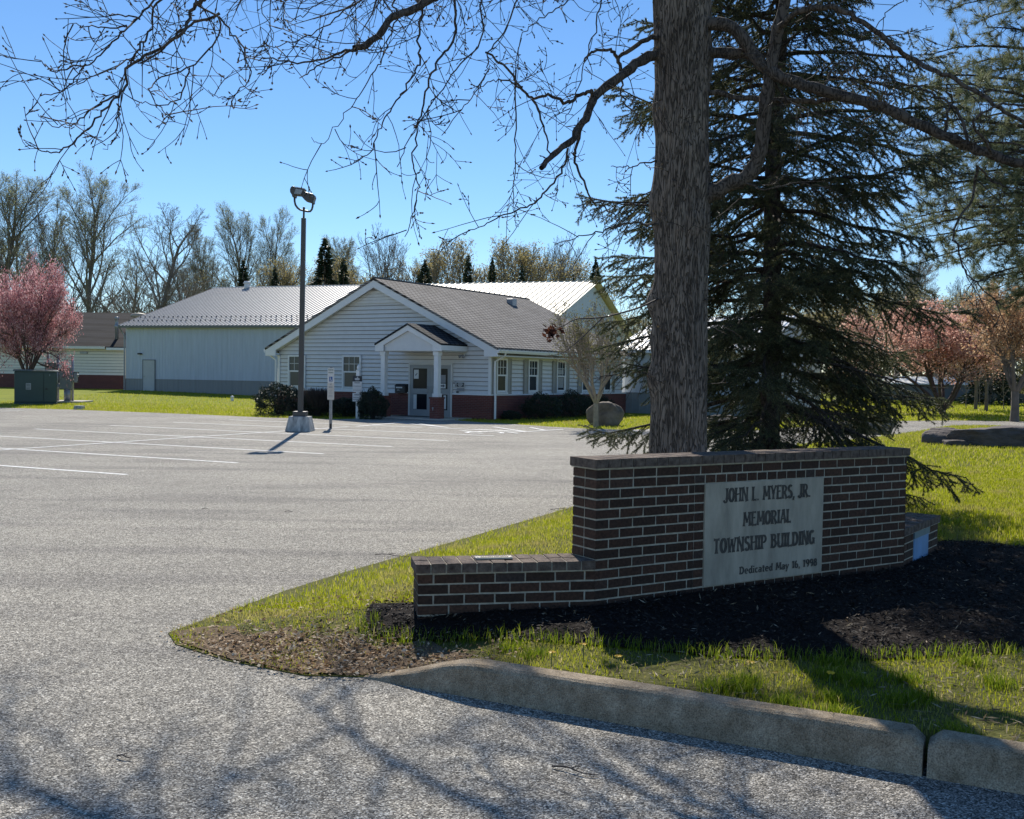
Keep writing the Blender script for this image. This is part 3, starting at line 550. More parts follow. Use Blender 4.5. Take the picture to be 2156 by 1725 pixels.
# ------------------------------------------------------------------ main building (local: x right along the gable front, y back, origin near right corner)
AL = .5503; GO = (-.85, 40.63, -.11)
FW, FL, EH, RH, OV = 11.3, 11.95, 2.82, 5.72, .5
bld = empty('township_building', GO, -AL)
tag(bld, 'white clapboard gabled office building with grey shingle roof and brick base', 'building')
HB = .98; PITCHR = (RH - EH)/(FW/2 + OV)
def roofz(x): return EH + PITCHR*min(x + FW + OV, OV - x)          # top of roof over x (x in -FW..0)
LAP = .172
def laps(mb, x0f, x1f, z0, z1, y, out=.042, axis='x', sgn_=-1, lap_shade=None):
    z = z0
    while z < z1 - .01:
        t = min(z + LAP, z1); zz = (z, z, t, t); xa, xb, xc, xd = x0f(z), x1f(z), x1f(t), x0f(t)
        if xb - xa > .05:
            f = (lambda x, o, q: (x, y + sgn_*o, q)) if axis == 'x' else (lambda x, o, q: (y + sgn_*o, x, q))
            a, b, c, d = f(xa, out, z), f(xb, out, z), f(xc, .002, t), f(xd, .002, t); e, g = f(xa, 0, z), f(xb, 0, z)
            if (axis == 'x') == (sgn_ < 0): mb.add([a, b, c, d, e, g], [(0, 1, 2, 3), (4, 5, 1, 0)])
            else: mb.add([a, b, c, d, e, g], [(3, 2, 1, 0), (0, 1, 5, 4)])
        if lap_shade is not None and xb - xa > .05:  # dark strip under each lap, painting in its shadow line
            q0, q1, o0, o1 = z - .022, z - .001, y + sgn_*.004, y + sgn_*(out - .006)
            if axis == 'x': lap_shade.box(xa + .01, xb - .01, min(o0, o1), max(o0, o1), q0, q1)
            else: lap_shade.box(min(o0, o1), max(o0, o1), xa + .01, xb - .01, q0, q1)
        z = t
sd_ = MB()
def outl(s): return (lambda z: -FW if z < 2.55 else max(-FW, -FW - OV + (z + .2 - EH)/PITCHR)) if s < 0 else (lambda z: 0 if z < 2.55 else min(0, OV - (z + .2 - EH)/PITCHR))
SE = MB(); laps(sd_, outl(-1), outl(1), HB, RH - .25, .045, lap_shade=SE)
laps(sd_, lambda z: 0.02, lambda z: FL, HB, 2.62, -.045, axis='y', sgn_=1, lap_shade=SE); SE.build('lap_shadow_lines', MT['lap_shade'], bld)
sd_.prism([(-FW + .06, -.1), (-.06, -.1), (-.06, 2.6), (-FW/2, RH - .24), (-FW + .06, 2.6)], .049, FL - .01)
# solid body right behind the laps
sd_.build('clapboard_wall', MT['siding'], bld)
bb = MB(); DX0, DX1 = -3.98, -1.78
bb.box(-FW - .05, DX0, -.06, .05, -.15, HB - .04); bb.box(DX1, .06, -.06, .05, -.15, HB - .04); bb.box(-.05, .06, .05, FL + .25, -.15, HB - .04)
bb.build('brick_base', MT['brick'], bld)
cpb = MB(); cpb.box(-FW - .07, DX0, -.085, -.0, HB - .04, HB + .012); cpb.box(DX1, .085, -.085, -.0, HB - .04, HB + .012); cpb.box(0, .085, 0.001, FL + .26, HB - .04, HB + .011)
cpb.build('water_table', MT['trim'], bld)
# roof
th = .12
for nm, s in (('left', 0), ('right', 1)):
    xe = -FW - OV if s == 0 else OV; xr = -FW/2
    pts = [(xe, EH - .0), (xr, RH), (xr, RH - .10), (xe, EH - .10)]
    o = MB().prism(pts if s else pts[::-1], -.36, FL + .35).build('roof_slope', MT['shingle'], bld)
MB().tube([(-FW/2, -.37, RH + .005), (-FW/2, FL + .36, RH + .005)], [.045, .045], 6).build('ridge_cap', M('ridge_shingle', (.13, .12, .115), .9, .3, 6), bld)
# rake boards with boxed returns
dz = .30
for s in (0, 1):
    xe = -FW - OV if s == 0 else OV; xr = -FW/2; sg = 1 if s == 0 else -1
    pts = [(xe, EH - .105), (xr, RH - .105), (xr, RH - .105 - dz), (xe + sg*.62, EH - .105 - dz + sg*0 + PITCHR*.62), (xe + sg*.62, EH - .36), (xe, EH - .36)]
    MB().prism(pts if s == 0 else pts[::-1], -.33, -.27).build('rake_board', MT['trim'], bld)
    sp_ = MB(); sp_.prism([(xe + sg*.03, EH - .34), (xr, RH - .11 - dz*.5), (xr, RH - .11 - dz*.5 - .03), (xe + sg*.03, EH - .37)], -.27, -.021); sp_.build('rake_soffit', MT['soffit'], bld)
    MB().box(min(xe + sg*.03, xe + sg*.58), max(xe + sg*.03, xe + sg*.58), -.268, FL + .3, EH - .35, EH - .30).build('eave_soffit', MT['soffit'], bld)
    gt = MB(); gx0 = xe - sg*.10; gt.prism([(xe, EH - .10), (gx0, EH - .09), (gx0 + sg*.0, EH - .13), (gx0 + sg*.03, EH - .22), (xe, EH - .22)], -.34, FL + .34)
    gt.build('gutter', MT['trim'], bld)
    dp = MB(); xs = xe - sg*.02
    if s == 1: P = [(xs, .25, EH - .2), (xs - .02, .22, EH - .32), (.13, .10, EH - .55), (.13, .10, 1.25), (.135, .10, 1.05), (.16, .1, .9), (.16, .1, .02)]
    else: P = [(xs + .1, -.1, EH - .2), (xs + .12, -.12, EH - .34), (-FW - .07, -.1, EH - .55), (-FW - .07, -.1, .9), (-FW - .09, -.12, .02)]
    dp.tube(P, [.045]*len(P), 8); dp.build('downspout', MT['trim'], bld)
for x in (-FW + .04, -.04): MB().box(x-.075 if x < -1 else x-.06, x+.06 if x < -1 else x+.066, -.032, .004 if x < -1 else .075, HB + .01, EH - .34).build('corner_board', MT['trim'], bld)
MB().box(.0, .035, .10, FL, 2.40, EH - .30).build('frieze_board', MT['soffit'], bld)
# gable peak vent area (finer boards)
pv = MB(); zt = RH - .62
for k in range(4):
    z = zt - .42 + k*.13; h = (RH - .32 - z)/PITCHR; h2 = (RH - .32 - z - .12)/PITCHR
    if h2 > 0.02: pv.prism([(-FW/2 - h, z), (-FW/2 + h, z), (-FW/2 + h2, z + .115), (-FW/2 - h2, z + .115)], -.045, -.0)
pv.build('gable_vent', MT['siding'], bld)
# windows
def window(x0, x1, z0, z1, axis='x', glass='glass', lowblind=False, shutters=False):
    f = (lambda b, a0, a1, o0, o1, q0, q1: b.box(a0, a1, -o1, -o0, q0, q1)) if axis == 'x' else (lambda b, a0, a1, o0, o1, q0, q1: b.box(o0, o1, a0, a1, q0, q1))
    w = MB(); t = .075
    f(w, x0, x0+t, .003, .06, z0, z1); f(w, x1-t, x1, .003, .06, z0, z1); f(w, x0+t, x1-t, .003, .06, z1-t, z1); f(w, x0-.02, x1+.02, .003, .085, z0-.05, z0+.04)
    zm = (z0 + z1)/2 + .02; f(w, x0+t, x1-t, .003, .05, zm-.03, zm+.03)
    o = w.build('window', MT['trim'], bld)
    sw = MB()
    for a0, a1, q0, q1 in ((x0+t, x0+t+.045, z0+.05, zm-.03), (x1-t-.045, x1-t, z0+.05, zm-.03), (x0+t+.045, x1-t-.045, z0+.05, z0+.12)): f(sw, a0, a1, .0035, .035, q0, q1)
    n = 3
    for k in range(1, n): xx = x0+t + (x1-x0-2*t)*k/n; f(sw, xx-.011, xx+.011, .0235, .032, zm+.03, z1-t)
    zz = (zm + z1 - t)/2 + .02; f(sw, x0+t, x1-t, .0235, .0315, zz-.011, zz+.011)
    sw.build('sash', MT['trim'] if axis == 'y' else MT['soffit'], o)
    g = MB(); f(g, x0+t-.005, x1-t+.005, .0215, .0228, z0+.045, zm-.028); f(g, x0+t-.005, x1-t+.005, .0215, .0228, zm+.028, z1-t+.005); g.build('pane', MT[glass], o)
    if lowblind:
        b = MB()
        for k in range(17):
            q = z1 - .45 - k*.045
            if abs(q - zm) > .06: f(b, x0+t+.07, x1-t-.10, .0235, .028, q, q+.022)
        b.build('blind', MT['signwhite'], o)
    if shutters:
        for a0 in (x0 - .33, x1 + .02):
            s = MB(); f(s, a0, a0+.05, .0, .055, z0-.04, z1); f(s, a0+.26, a0+.31, .0, .055, z0-.04, z1)
            for q0, q1 in ((z0-.04, z0+.05), (zm-.06, zm+.02), (z1-.09, z1)): f(s, a0+.05, a0+.26, .0, .055, q0, q1)
            f(s, a0+.05, a0+.26, 0, .035, z0+.05, zm-.06); f(s, a0+.05, a0+.26, 0, .035, zm+.02, z1-.09)
            s.build('shutter', MT['shutter'], bld)
window(-10.69, -9.67, 1.04, 2.5, glass='blind'); window(-7.55, -6.52, 1.04, 2.5, glass='blind')
for k, (a, b) in enumerate(((.36, 1.16), (2.82, 3.62), (5.24, 6.04), (7.58, 8.38), (9.82, 10.62))): window(a, b, 1.02, 2.42, 'y', 'glow', k == 2, True)
# entrance: grey double door with glass, under the little porch
DX0, DX1 = -3.92, -1.84
dr = MB()
for a, b, c, d in ((DX0-.05, DX0+.02, -.02, 2.2), (DX1-.02, DX1+.05, -.02, 2.2), (DX0+.02, DX1-.02, 2.12, 2.2)): dr.box(a, b, -.075, .05, c, d)
dfr = dr.build('door_frame', MT['soffit'], bld)
for k in (0, 1):
    xa = DX0 + .02 + k*(DX1-DX0-.04)/2 + .004; xb = xa + (DX1-DX0-.04)/2 - .008; d = MB()
    for a, b, q0, q1 in ((xa, xa+.15, 0, 2.11), (xb-.15, xb, 0, 2.11), (xa+.15, xb-.15, 1.97, 2.11), (xa+.15, xb-.15, .93, 1.15), (xa+.15, xb-.15, 0, .3)): d.box(a, b, -.06, .0, q0, q1)
    do = d.build('door', MT['doorgrey'], bld)
    MB().box(xa+.145, xb-.145, -.032, -.028, .3, .93).box(xa+.145, xb-.145, -.032, -.028, 1.15, 1.97).build('pane', MT['glass'], do)
    hx = xb - .09 if k == 0 else xa + .09
    MB().tube([(hx, -.06, .98), (hx, -.12, 1.0), (hx, -.12, 1.22), (hx, -.06, 1.24)], [.014]*4, 6).build('handle', MT['galv'], do)
    if k == 0:
        MB().box(xa+.18, xa+.42, -.04, -.0335, 1.55, 1.92).build('notice', MT['paper'], do)
        c = MB(); c.prism([(xa+.25, 1.70), (xa+.28, 1.67), (xa+.36, 1.77), (xa+.34, 1.79), (xa+.285, 1.72), (xa+.265, 1.73)], -.0425, -.041); c.build('tick_mark', MT['ink'], do)
        MB().box(xa+.16, xa+.33, -.04, -.0335, .31, .91).build('notice', MT['paper'], do)
        MB().box(xa+.17, xa+.56, -.0272, -.012, 1.15, 1.42).build('box_inside', MT['walk'], do)
    else:
        MB().box(xa+.5, xa+.75, -.04, -.0335, 1.4, 1.72).build('notice', MT['inkgrey'], do)
        ns = MB().box(xa+.16, xa+.33, -.04, -.0335, 1.16, 1.42).box(xa+.46, xa+.75, -.04, -.0335, 1.18, 1.37).build('notice', MT['paper'], do)
        y = -.0425; ar = MB().prism([(xa+.49, 1.25), (xa+.63, 1.25), (xa+.63, 1.21), (xa+.72, 1.28), (xa+.63, 1.35), (xa+.63, 1.31), (xa+.49, 1.31)], y, -.041); ar.build('arrow_mark', MT['ink'], do)
        MB().box(xa+.68, xa+.80, -.07, -.062, .35, .9).build('notice', MT['paper'], do)
# porch
PC, PB = -2.72, -1.8
po = empty('entrance_porch', (0, 0, 0)); po.parent = bld
pr = MB()
PHW, PE, PK = 1.62, 2.93, 3.72; pp = (PK-PE)/PHW
for s in (-1, 1):
    pts = [(PC + s*PHW, PE), (PC, PK), (PC, PK - .07), (PC + s*PHW, PE - .07)]
    pr.prism(pts[::-1] if s < 0 else pts, PB - .04, -.02)
pr.build('porch_roof', MT['shingle2'], po)
pt = MB(); d = .20
pt.prism([(PC-PHW, PE-.075), (PC, PK-.075), (PC+PHW, PE-.075), (PC+PHW, PE-.30), (PC+PHW-.42, PE-.30), (PC+PHW-.42, PE-.06), (PC, PK-.075-d-.02), (PC-PHW+.42, PE-.06), (PC-PHW+.42, PE-.30), (PC-PHW, PE-.30)][::-1], PB, PB + .05)
for s in (-1, 1): pt.box(PC + s*PHW - (.05 if s > 0 else 0), PC + s*PHW + (.05 if s < 0 else 0), PB + .05, -.02, PE-.27, PE-.075)
pt.build('porch_fascia', MT['trim'], po)
pg = MB(); laps(pg, lambda z: PC - PHW + .4 if z < PE - .1 else max(PC-PHW+.4, PC - (PK - .12 - z)/pp), lambda z: PC+PHW-.4 if z < PE - .1 else min(PC+PHW-.4, PC + (PK - .12 - z)/pp), PE - .28, PK - .2, PB + .10, .012)
pg.prism([(PC-PHW+.4, PE-.3), (PC+PHW-.4, PE-.3), (PC+.2, PK-.2), (PC-.2, PK-.2)], PB + .102, PB + .2)
pg.build('porch_gable', MT['siding'], po)
MB().box(PC-PHW+.06, PC+PHW-.06, PB+.21, -.03, PE-.31, PE-.28).build('porch_ceiling', MT['soffit'], po)
for s in (-1, 1):
    cx = PC + s*1.3; cy = PB + .2
    MB().frus(cx, cy, -.1, .80, .20, .20, .20, .20).frus(cx, cy, .80, .86, .225, .225, .225, .225).build('brick_pier', MT['brick'], po)
    MB().frus(cx, cy, .862, 1.0, .135, .135, .135, .135).frus(cx, cy, 1.0, PE-.46, .10, .10, .10, .10).frus(cx, cy, PE-.46, PE-.312, .13, .13, .13, .13).build('column', MT['trim'], po, bevel=.006)
    MB().box(cx-.06, cx-.03, cy-.215, cy-.201, .35, .48).box(cx-.085, cx-.005, cy-.216, cy-.2, .43, .455).build('hose_bracket', MT['galv'], po)
ps = MB().box(PC-1.9, PC+1.9, PB-.3, -.062, -.02, .035).build('porch_slab', MT['walk'], bld)
tag(MB().box(DX0-.1, DX1-.5, -1.05, -.3, .0365, .05).build('door_mat', MT['black'], None, bevel=.004), 'black mat lying in front of grey glass entrance doors', 'mat')
bpy.data.objects['door_mat'].location = GO; bpy.data.objects['door_mat'].rotation_euler = (0, 0, -AL)
# things on the entrance wall
def onwall(name, label, cat): o = empty(name, GO, -AL); return tag(o, label, cat)
mb_ = onwall('mail_box', 'black drop mailbox with sloped lid on white wall left of entrance doors', 'mailbox')
MB().box(-4.52, -4.02, -.26, -.021, .95, 1.22).prism([(-.021, 1.222), (-.27, 1.222), (-.27, 1.24), (-.14, 1.33), (-.021, 1.33)], -4.54, -4.0, 'yz').build('box', MT['black'], mb_, bevel=.01)
MB().box(-4.46, -4.14, -.268, -.262, 1.15, 1.205).build('label_strip', MT['paper'], mb_); mbl = MB()
for k in range(5): mbl.box(-4.40 + k*.025, -4.38 + k*.025, -.266, -.262, 1.07 - .01*(k % 2), 1.09 + .015*(k == 2))
mbl.box(-4.42, -4.24, -.266, -.262, 1.05, 1.062); mbl.build('emblem', MT['galv'], mb_)
wp = onwall('wall_plaque', 'small black and white notice plaque with grey plate below, right of entrance', 'plaque')
MB().box(-1.60, -1.22, -.04, -.021, 1.24, 1.44).build('white_edge', MT['paper'], wp); MB().box(-1.585, -1.235, -.046, -.041, 1.255, 1.425).build('black_face', MT['signblack'], wp)
q = MB()
for z, w in ((1.385, .22), (1.345, .26), (1.305, .2), (1.27, .12)): q.box(-1.41-w/2, -1.41+w/2, -.05, -.0465, z, z+.018)
q.build('faded_lines', MT['paper'], wp); MB().box(-1.59, -1.23, -.032, -.021, 1.09, 1.21).build('grey_plate', MT['inkgrey'], wp)
kp = onwall('wall_keypad', 'small pale keypad on white wall beside right entrance door', 'keypad'); MB().box(-1.76, -1.66, -.05, -.021, 1.24, 1.46).build('case', MT['soffit'], kp, bevel=.005)
MB().box(-1.74, -1.68, -.053, -.051, 1.37, 1.43).build('screen', MT['ink'], kp)
ot = onwall('wall_outlet', 'small black outlet box low on white siding right of entrance', 'outlet'); MB().box(-1.60, -1.50, -.06, -.021, 1.02, 1.08).build('cover', MT['black'], ot, bevel=.004)
fl_ = onwall('flood_lamp', 'small twin floodlight under porch eave, high on wall right of door', 'floodlight')
MB().cyl(-1.27, -.04, 2.52, 2.56, .05).box(-1.33, -1.21, -.045, -.021, 2.48, 2.6).build('base_plate', MT['soffit'], fl_)
for dx in (-.11, .09): MB().tube([(-1.27, -.05, 2.53), (-1.27+dx*.6, -.12, 2.5), (-1.27+dx, -.2, 2.44)], [.02, .035, .06], 10).build('lamp_head', MT['galv'], fl_, True)
# roof vents
MB().box(-FW/2+.9, -FW/2+1.25, 8.7, 9.1, roofz(-FW/2+1.25)-.05, roofz(-FW/2+.9)+.16).build('roof_vent', MT['galv'], bld, bevel=.02)

# ------------------------------------------------------------------ long metal barn behind, with its annex
AB = .345; P1 = at(457, 606, 83.0); P2 = at(1249, 591, 71.9)
rv = np.array([math.cos(AB), -math.sin(AB)]); bv = np.array([math.sin(AB), math.cos(AB)])
barn = empty('metal_barn', (P1[0], P1[1], 0), -AB); tag(barn, 'long pale metal-clad barn with ribbed metal roof behind the white office', 'barn')
LB = float(np.hypot(*(P2 - P1)[:2])); RZ = 8.28; DE = 11.2; EZ = 4.70; bp = (RZ-EZ)/DE
XM = 15.6                                                # the roof changes from grey to cream sheet here
def ribroof(x0, x1, step, name, mat, parent, y0, y1, zr, ze, w=.03, h=.03, ribs=None):
    b = MB(); n = int((x1-x0)/step); b_ = b; rbm = MB() if ribs else b
    b.quad((x0, -y0, ze), (x1, -y0, ze), (x1, 0, zr), (x0, 0, zr)); b.quad((x0, 0, zr), (x1, 0, zr), (x1, y1, ze), (x0, y1, ze))
    for k in range(n+1):
        x = x0 + k*step
        rbm.add([(x-w, -y0, ze+.002), (x+w, -y0, ze+.002), (x+w, 0, zr+.002), (x-w, 0, zr+.002), (x-w*.5, -y0, ze+h), (x+w*.5, -y0, ze+h), (x+w*.5, 0, zr+h), (x-w*.5, 0, zr+h)], [(4, 5, 6, 7), (0, 4, 7, 3), (1, 2, 6, 5), (0, 1, 5, 4)])
    if ribs: rbm.build('roof_ribs', ribs, parent)
    return b.build(name, mat, parent)
ribroof(-.05, XM, .30, 'roof', MT['metalroof'], barn, DE, DE, RZ, EZ, .05, .05, MT['ribs'])  # shade along the ribs is put into their dark grey
ribroof(XM + .02, LB + .3, .46, 'cream_roof', MT['whiteroof'], barn, DE, DE, RZ, EZ, .055, .05, M('cream_rib', (.30, .265, .19), .5, .1, 2))
MB().box(-.06, LB + .3, -.09, .09, RZ - .01, RZ + .035).build('ridge_cap', MT['metalroof'], barn)
MB().box(-.05, LB + .3, -DE - .1, -DE + .02, EZ - .16, EZ + .0).build('gutter', M('dark_gutter', (.16, .16, .16), .5, .1, 3), barn)
bw = MB(); YF = -DE + .35; GB = -.3; WZ = .98
def ribwall(b, x0, x1, y, z0, z1, step=.23):
    b.quad((x0, y, z0), (x1, y, z0), (x1, y, z1), (x0, y, z1))
    for k in range(int((x1-x0)/step)): x = x0 + (k+.5)*step; b.add([(x-.025, y, z0), (x+.025, y, z0), (x+.025, y, z1), (x-.025, y, z1), (x-.012, y-.014, z0), (x+.012, y-.014, z0), (x+.012, y-.014, z1), (x-.012, y-.014, z1)], [(4, 5, 6, 7), (0, 4, 7, 3), (5, 1, 2, 6)])
ribwall(bw, .25, LB - .2, YF, WZ, EZ - .05)
bw.prism([(YF + .01, GB), (YF + .01, EZ - .1), (0, RZ - .15), (-YF, EZ - .1), (-YF, GB)], .26, LB - .21, 'yz'); bw.build('metal_wall', MT['metalwall'], barn)
b2 = MB(); ribwall(b2, .23, LB - .18, YF - .015, GB, WZ); b2.box(.23, LB-.18, YF-.04, YF-.0, WZ, WZ+.04); b2.build('wainscot', MT['metalbase'], barn)
dd = at(287.5, 800, 71.5); dxl = float((dd[:2] - P1[:2]) @ rv)
d_ = MB().box(dxl, dxl + .95, YF - .06, YF - .042, .14, 2.3).build('door', MT['doorpale'], barn)
MB().box(dxl - .06, dxl, YF - .075, YF - .02, .1, 2.36).box(dxl + .95, dxl + 1.01, YF - .075, YF - .02, .1, 2.36).box(dxl, dxl + .95, YF - .075, YF - .02, 2.3, 2.36).build('door_frame', M('door_frame_grey', (.2, .21, .22), .5, .1, 3), d_)
MB().tube([(dxl + .1, YF - .06, 1.2), (dxl + .1, YF - .11, 1.2)], [.03, .03], 8).build('handle', MT['galv'], d_)
MB().box(dxl - .35, dxl - .12, YF - .25, YF, 2.7, 2.8).build('wall_lamp', MT['black'], barn, bevel=.02)
MB().tube([(-.02, -DE, EZ - .12), (.08, YF - .1, EZ - .5), (.2, YF - .07, EZ - .7), (.2, YF - .07, .2)], [.05]*4, 8).build('downspout', MT['galv'], barn)
sgm = bpy.data.meshes.new('snow_guard'); q_ = MB().box(-.04, .04, -.02, .02, .02, .13); sgm.from_pydata(q_.v, [], q_.f); sgm.materials.append(M('snow_guard', (.10, .10, .10), .5, .1, 4))
for row in (0, 1):
    for k in range(38):
        y = -DE + 1.0 + row*.95; g = bpy.data.objects.new('snow_guard', sgm); COL.objects.link(g); g.parent = barn; g.location = (k*.40 + row*.2, y, EZ + (DE + y)*bp)
v_ = at(534, 603, 82.5); vx = float((v_[:2] - P1[:2]) @ rv); MB().cyl(vx, -.35, RZ-.2, RZ + .25, .22, n=14).cyl(vx, -.35, RZ + .25, RZ + .42, .32, .2, 14).build('roof_vent', MT['siding'], barn, True)
# annex: low wing running right behind the office
AO = np.array(GO[:2]) + FL*np.array([math.sin(AL), math.cos(AL)]) + np.array([math.cos(AL), -math.sin(AL)])*(-.2) + .3*np.array([math.sin(AL), math.cos(AL)])
anx = empty('low_annex', (AO[0], AO[1], 0), -AL); tag(anx, 'low pale metal annex with bright metal roof, right of the office behind the trees', 'annex')
an = MB(); ribwall(an, 0, 6.8, 0, .88, 3.0, .4); an.prism([(.01, -.3), (.01, 2.95), (5.5, 4.7), (11, 2.95), (11, -.3)], .01, 6.8, 'yz'); an.build('metal_wall', MT['metalwall'], anx)
a2 = MB(); ribwall(a2, -.02, 6.82, -.02, -.3, .86, .4); a2.box(-.02, 6.82, -.05, 0, .86, .9); a2.build('wainscot', M('annex_grey_base', (.24, .26, .27), .5, .1, 3), anx)
rr = ribroof(-.3, 7.1, .4, 'roof', M('bright_metal_roof', (.72, .72, .70), .4, .06, 2), anx, 6.0, 6.0, 4.85, 2.95, .04, .04); rr.location = (0, 5.5, 0)
MB().box(-.3, 7.1, -.55, -.42, 2.82, 2.97).build('gutter', MT['trim'], anx)
MB().box(1.15, 2.5, -.07, -.024, 1.15, 2.35).build('notice_board', M('board_tan', (.42, .40, .36), .6, .15, 3), anx, bevel=.01)

# ------------------------------------------------------------------ low shingled house at far left
HA = at(-80, 821, 75.5); hb = at(258, 822, 75); hrz = math.atan2(hb[1]-HA[1], hb[0]-HA[0])
hs_ = empty('shingled_house', (HA[0], HA[1], .14), hrz); hs_.scale = (1, 1, 1.06); tag(hs_, 'low cream clapboard house with dark shingle roof and brick base, far left', 'house')
HL = float(np.hypot(*(hb-HA)[:2])) + .2; m = MB(); LAP = .2
SE = MB(); laps(m, lambda z: 0, lambda z: HL, 1.02, 2.95, 0, lap_shade=SE); SE.build('lap_shadow_lines', MT['lap_shade'], hs_); m.prism([(.005, -.2), (.005, 2.85), (5.5, 5.3), (11, 2.85), (11, -.2)], 0, HL, 'yz'); m.build('clapboard_wall', M('cream_siding', (.86, .79, .65), .6, .05, 3), hs_)
MB().box(-.02, HL, -.05, .004, -.25, 1.02).build('brick_base', MT['brick'], hs_)
hp = (5.55-2.95)/5.95; MB().prism([(-.45, 2.95), (5.5, 5.56), (11.4, 2.95), (11.4, 2.85), (5.5, 5.46), (-.45, 2.85)][::-1], -.5, HL + .3, 'yz').build('roof', shinglemat('slate_shingle', (.052, .05, .054), (.07, .067, .072), .2), hs_)
MB().box(-.5, HL - 1.3, -.56, -.44, 2.78, 2.95).build('gutter', M('cream_gutter', (.8, .77, .68), .5, .05, 3), hs_); MB().box(HL - 1.2, HL + .3, -.5, -.42, 2.72, 2.88).build('fascia', MT['trim'], hs_)
def hx(px): q = at(px, 760, 75.3); return float((q[:2]-HA[:2]) @ np.array([math.cos(hrz), math.sin(hrz)]))
x = hx(238); z = 2.95 + hp*1.3; MB().lathe(x, .9, [(.13, z-.4), (.12, z+.75), (.17, z+.78), (.17, z+.95), (.11, z+.98), (.11, z+1.35), (.16, z+1.37), (.16, z+1.5), (.03, z+1.53)]).build('flue_pipe', MT['galv'], hs_, True)
x = hx(252.5); z = 2.95 + hp*4.1; MB().lathe(x, 3.7, [(.25, z-.4), (.25, z+.35), (.58, z+.42), (.6, z+.55), (.5, z+.66), (.05, z+.74)], 16).build('roof_vent', M('tan_vent', (.42, .34, .25), .6, .1, 3), hs_, True)
x = hx(179); MB().box(x-.25, x+.3, -.12, -.02, 2.45, 2.58).build('wall_lamp', MT['galv'], hs_)
# ------------------------------------------------------------------ street things
# lamp post on a concrete foot
b0 = gp(632, 908); lp = empty('lamp_post', (b0[0], b0[1], -.11), 0, .008); tag(lp, 'tall square bronze lamp post with twin floodlights on stained concrete foot', 'lamp post')
MB().frus(0, 0, 0, .44, .375, .375, .285, .285).build('concrete_foot', MT['stonebase'], lp, bevel=.015)
MB().box(-.19, .19, -.19, .19, .442, .585).build('base_cover', MT['bronze'], lp, bevel=.01)
MB().frus(0, 0, .58, 6.26, .072, .072, .064, .064).build('pole', MT['bronze'], lp, bevel=.01)
MB().cyl(0, 0, 6.262, 6.52, .03, n=10).lathe(0, 0, [(.03, 6.5), (.04, 6.53), (.035, 6.57), (.01, 6.59)]).build('tenon', MT['bronze'], lp, True)
MB().tube([(-.28, 0, 6.86), (-.275, 0, 6.74), (-.25, 0, 6.64), (-.19, 0, 6.555), (-.11, 0, 6.50), (0, 0, 6.475), (.12, 0, 6.455), (.19, 0, 6.46), (.235, 0, 6.52), (.255, 0, 6.60), (.262, 0, 6.68)], [.03]*11, 8).build('yoke', MT['bronze'], lp, True)
h1 = [(-.38, 6.98), (-.385, 7.06), (-.36, 7.13), (-.31, 7.16), (-.25, 7.15), (-.2, 7.11), (.04, 7.075), (.0, 6.98), (-.04, 6.9), (-.24, 6.915), (-.245, 6.85), (-.32, 6.85), (-.325, 6.9)]
hd = MB().prism(h1[::-1], -.17, .17).build('lamp_head', MT['bronze'], lp, bevel=.012)
MB().prism([(-.26, 6.935), (-.06, 6.925), (-.01, 7.05), (-.21, 7.08)], -.178, -.172).build('rating_label', MT['galv'], hd)
MB().prism([(-.24, 7.152), (-.2, 7.116), (.045, 7.08), (.045, 7.10), (-.2, 7.14)], -.165, .165).build('sunlit_top', M('sunlit_top_pale', (.6, .6, .6), .4, .05, 3), hd)  # sunlight on top of the head, put in as a pale strip
h2 = [(-.03, 6.96), (.05, 7.005), (.28, 6.95), (.325, 6.92), (.335, 6.86), (.305, 6.76), (.30, 6.68), (.235, 6.68), (.215, 6.71), (.06, 6.75), (-.05, 6.87)]
hd = MB().prism(h2[::-1], -.15, .15).build('lamp_head', MT['bronze'], lp, bevel=.02)
MB().box(.18, .23, -.158, -.152, 6.84, 6.87).box(.25, .29, -.158, -.152, 6.86, 6.875).build('clasp', MT['galv'], hd)

# accessible parking sign
b0 = gp(696, 903); hs2 = empty('parking_sign', (b0[0], b0[1], -.11), -.1); tag(hs2, 'tall narrow reserved parking sign with blue wheelchair symbol on steel channel post', 'sign')
pm = MB()
for x in (-.035, .035): pm.box(x-.009, x+.009, -.012, .02, 0, 1.92)
pm.box(-.03, .03, .006, .02, 0, 1.92); pm.build('channel_post', MT['galv'], hs2)
MB().box(-.03, .03, -.02, .03, -.0, .16).build('post_sleeve', MT['black'], hs2)
def rrect(w, z0, z1, r=.02, n=4):
    P = []
    for cx, cz, a in ((w-r, z0+r, -90), (w-r, z1-r, 0), (-w+r, z1-r, 90), (-w+r, z0+r, 180)): P += [(cx + r*math.cos(R(a + 90*i/n)), cz + r*math.sin(R(a + 90*i/n))) for i in range(n+1)]
    return P
s1 = MB().prism(rrect(.105, 1.42, 1.88), -.022, -.014).build('upper_plate', MT['signwhite'], hs2)
tx = MB(); put_text(tx, 'RESERVED', .05, 0, 1.82, -.0235, .17, .001); put_text(tx, 'PARKING', .05, 0, 1.74, -.0235, .15, .001); tx.build('lettering', M('sign_green', (.03, .12, .07), .6, .1, 6), s1)
MB().box(-.053, .053, -.026, -.0225, 1.465, 1.615).build('symbol_panel', MT['signblue'], s1)
wc = MB(); wy = -.0275
for a in range(9): t0, t1 = R(120 + a*27), R(120 + (a+1)*27); wc.quad((.005 + .026*math.cos(t0), wy, 1.512 + .026*math.sin(t0)), (.005 + .026*math.cos(t1), wy, 1.512 + .026*math.sin(t1)), (.005 + .036*math.cos(t1), wy, 1.512 + .036*math.sin(t1)), (.005 + .036*math.cos(t0), wy, 1.512 + .036*math.sin(t0)))
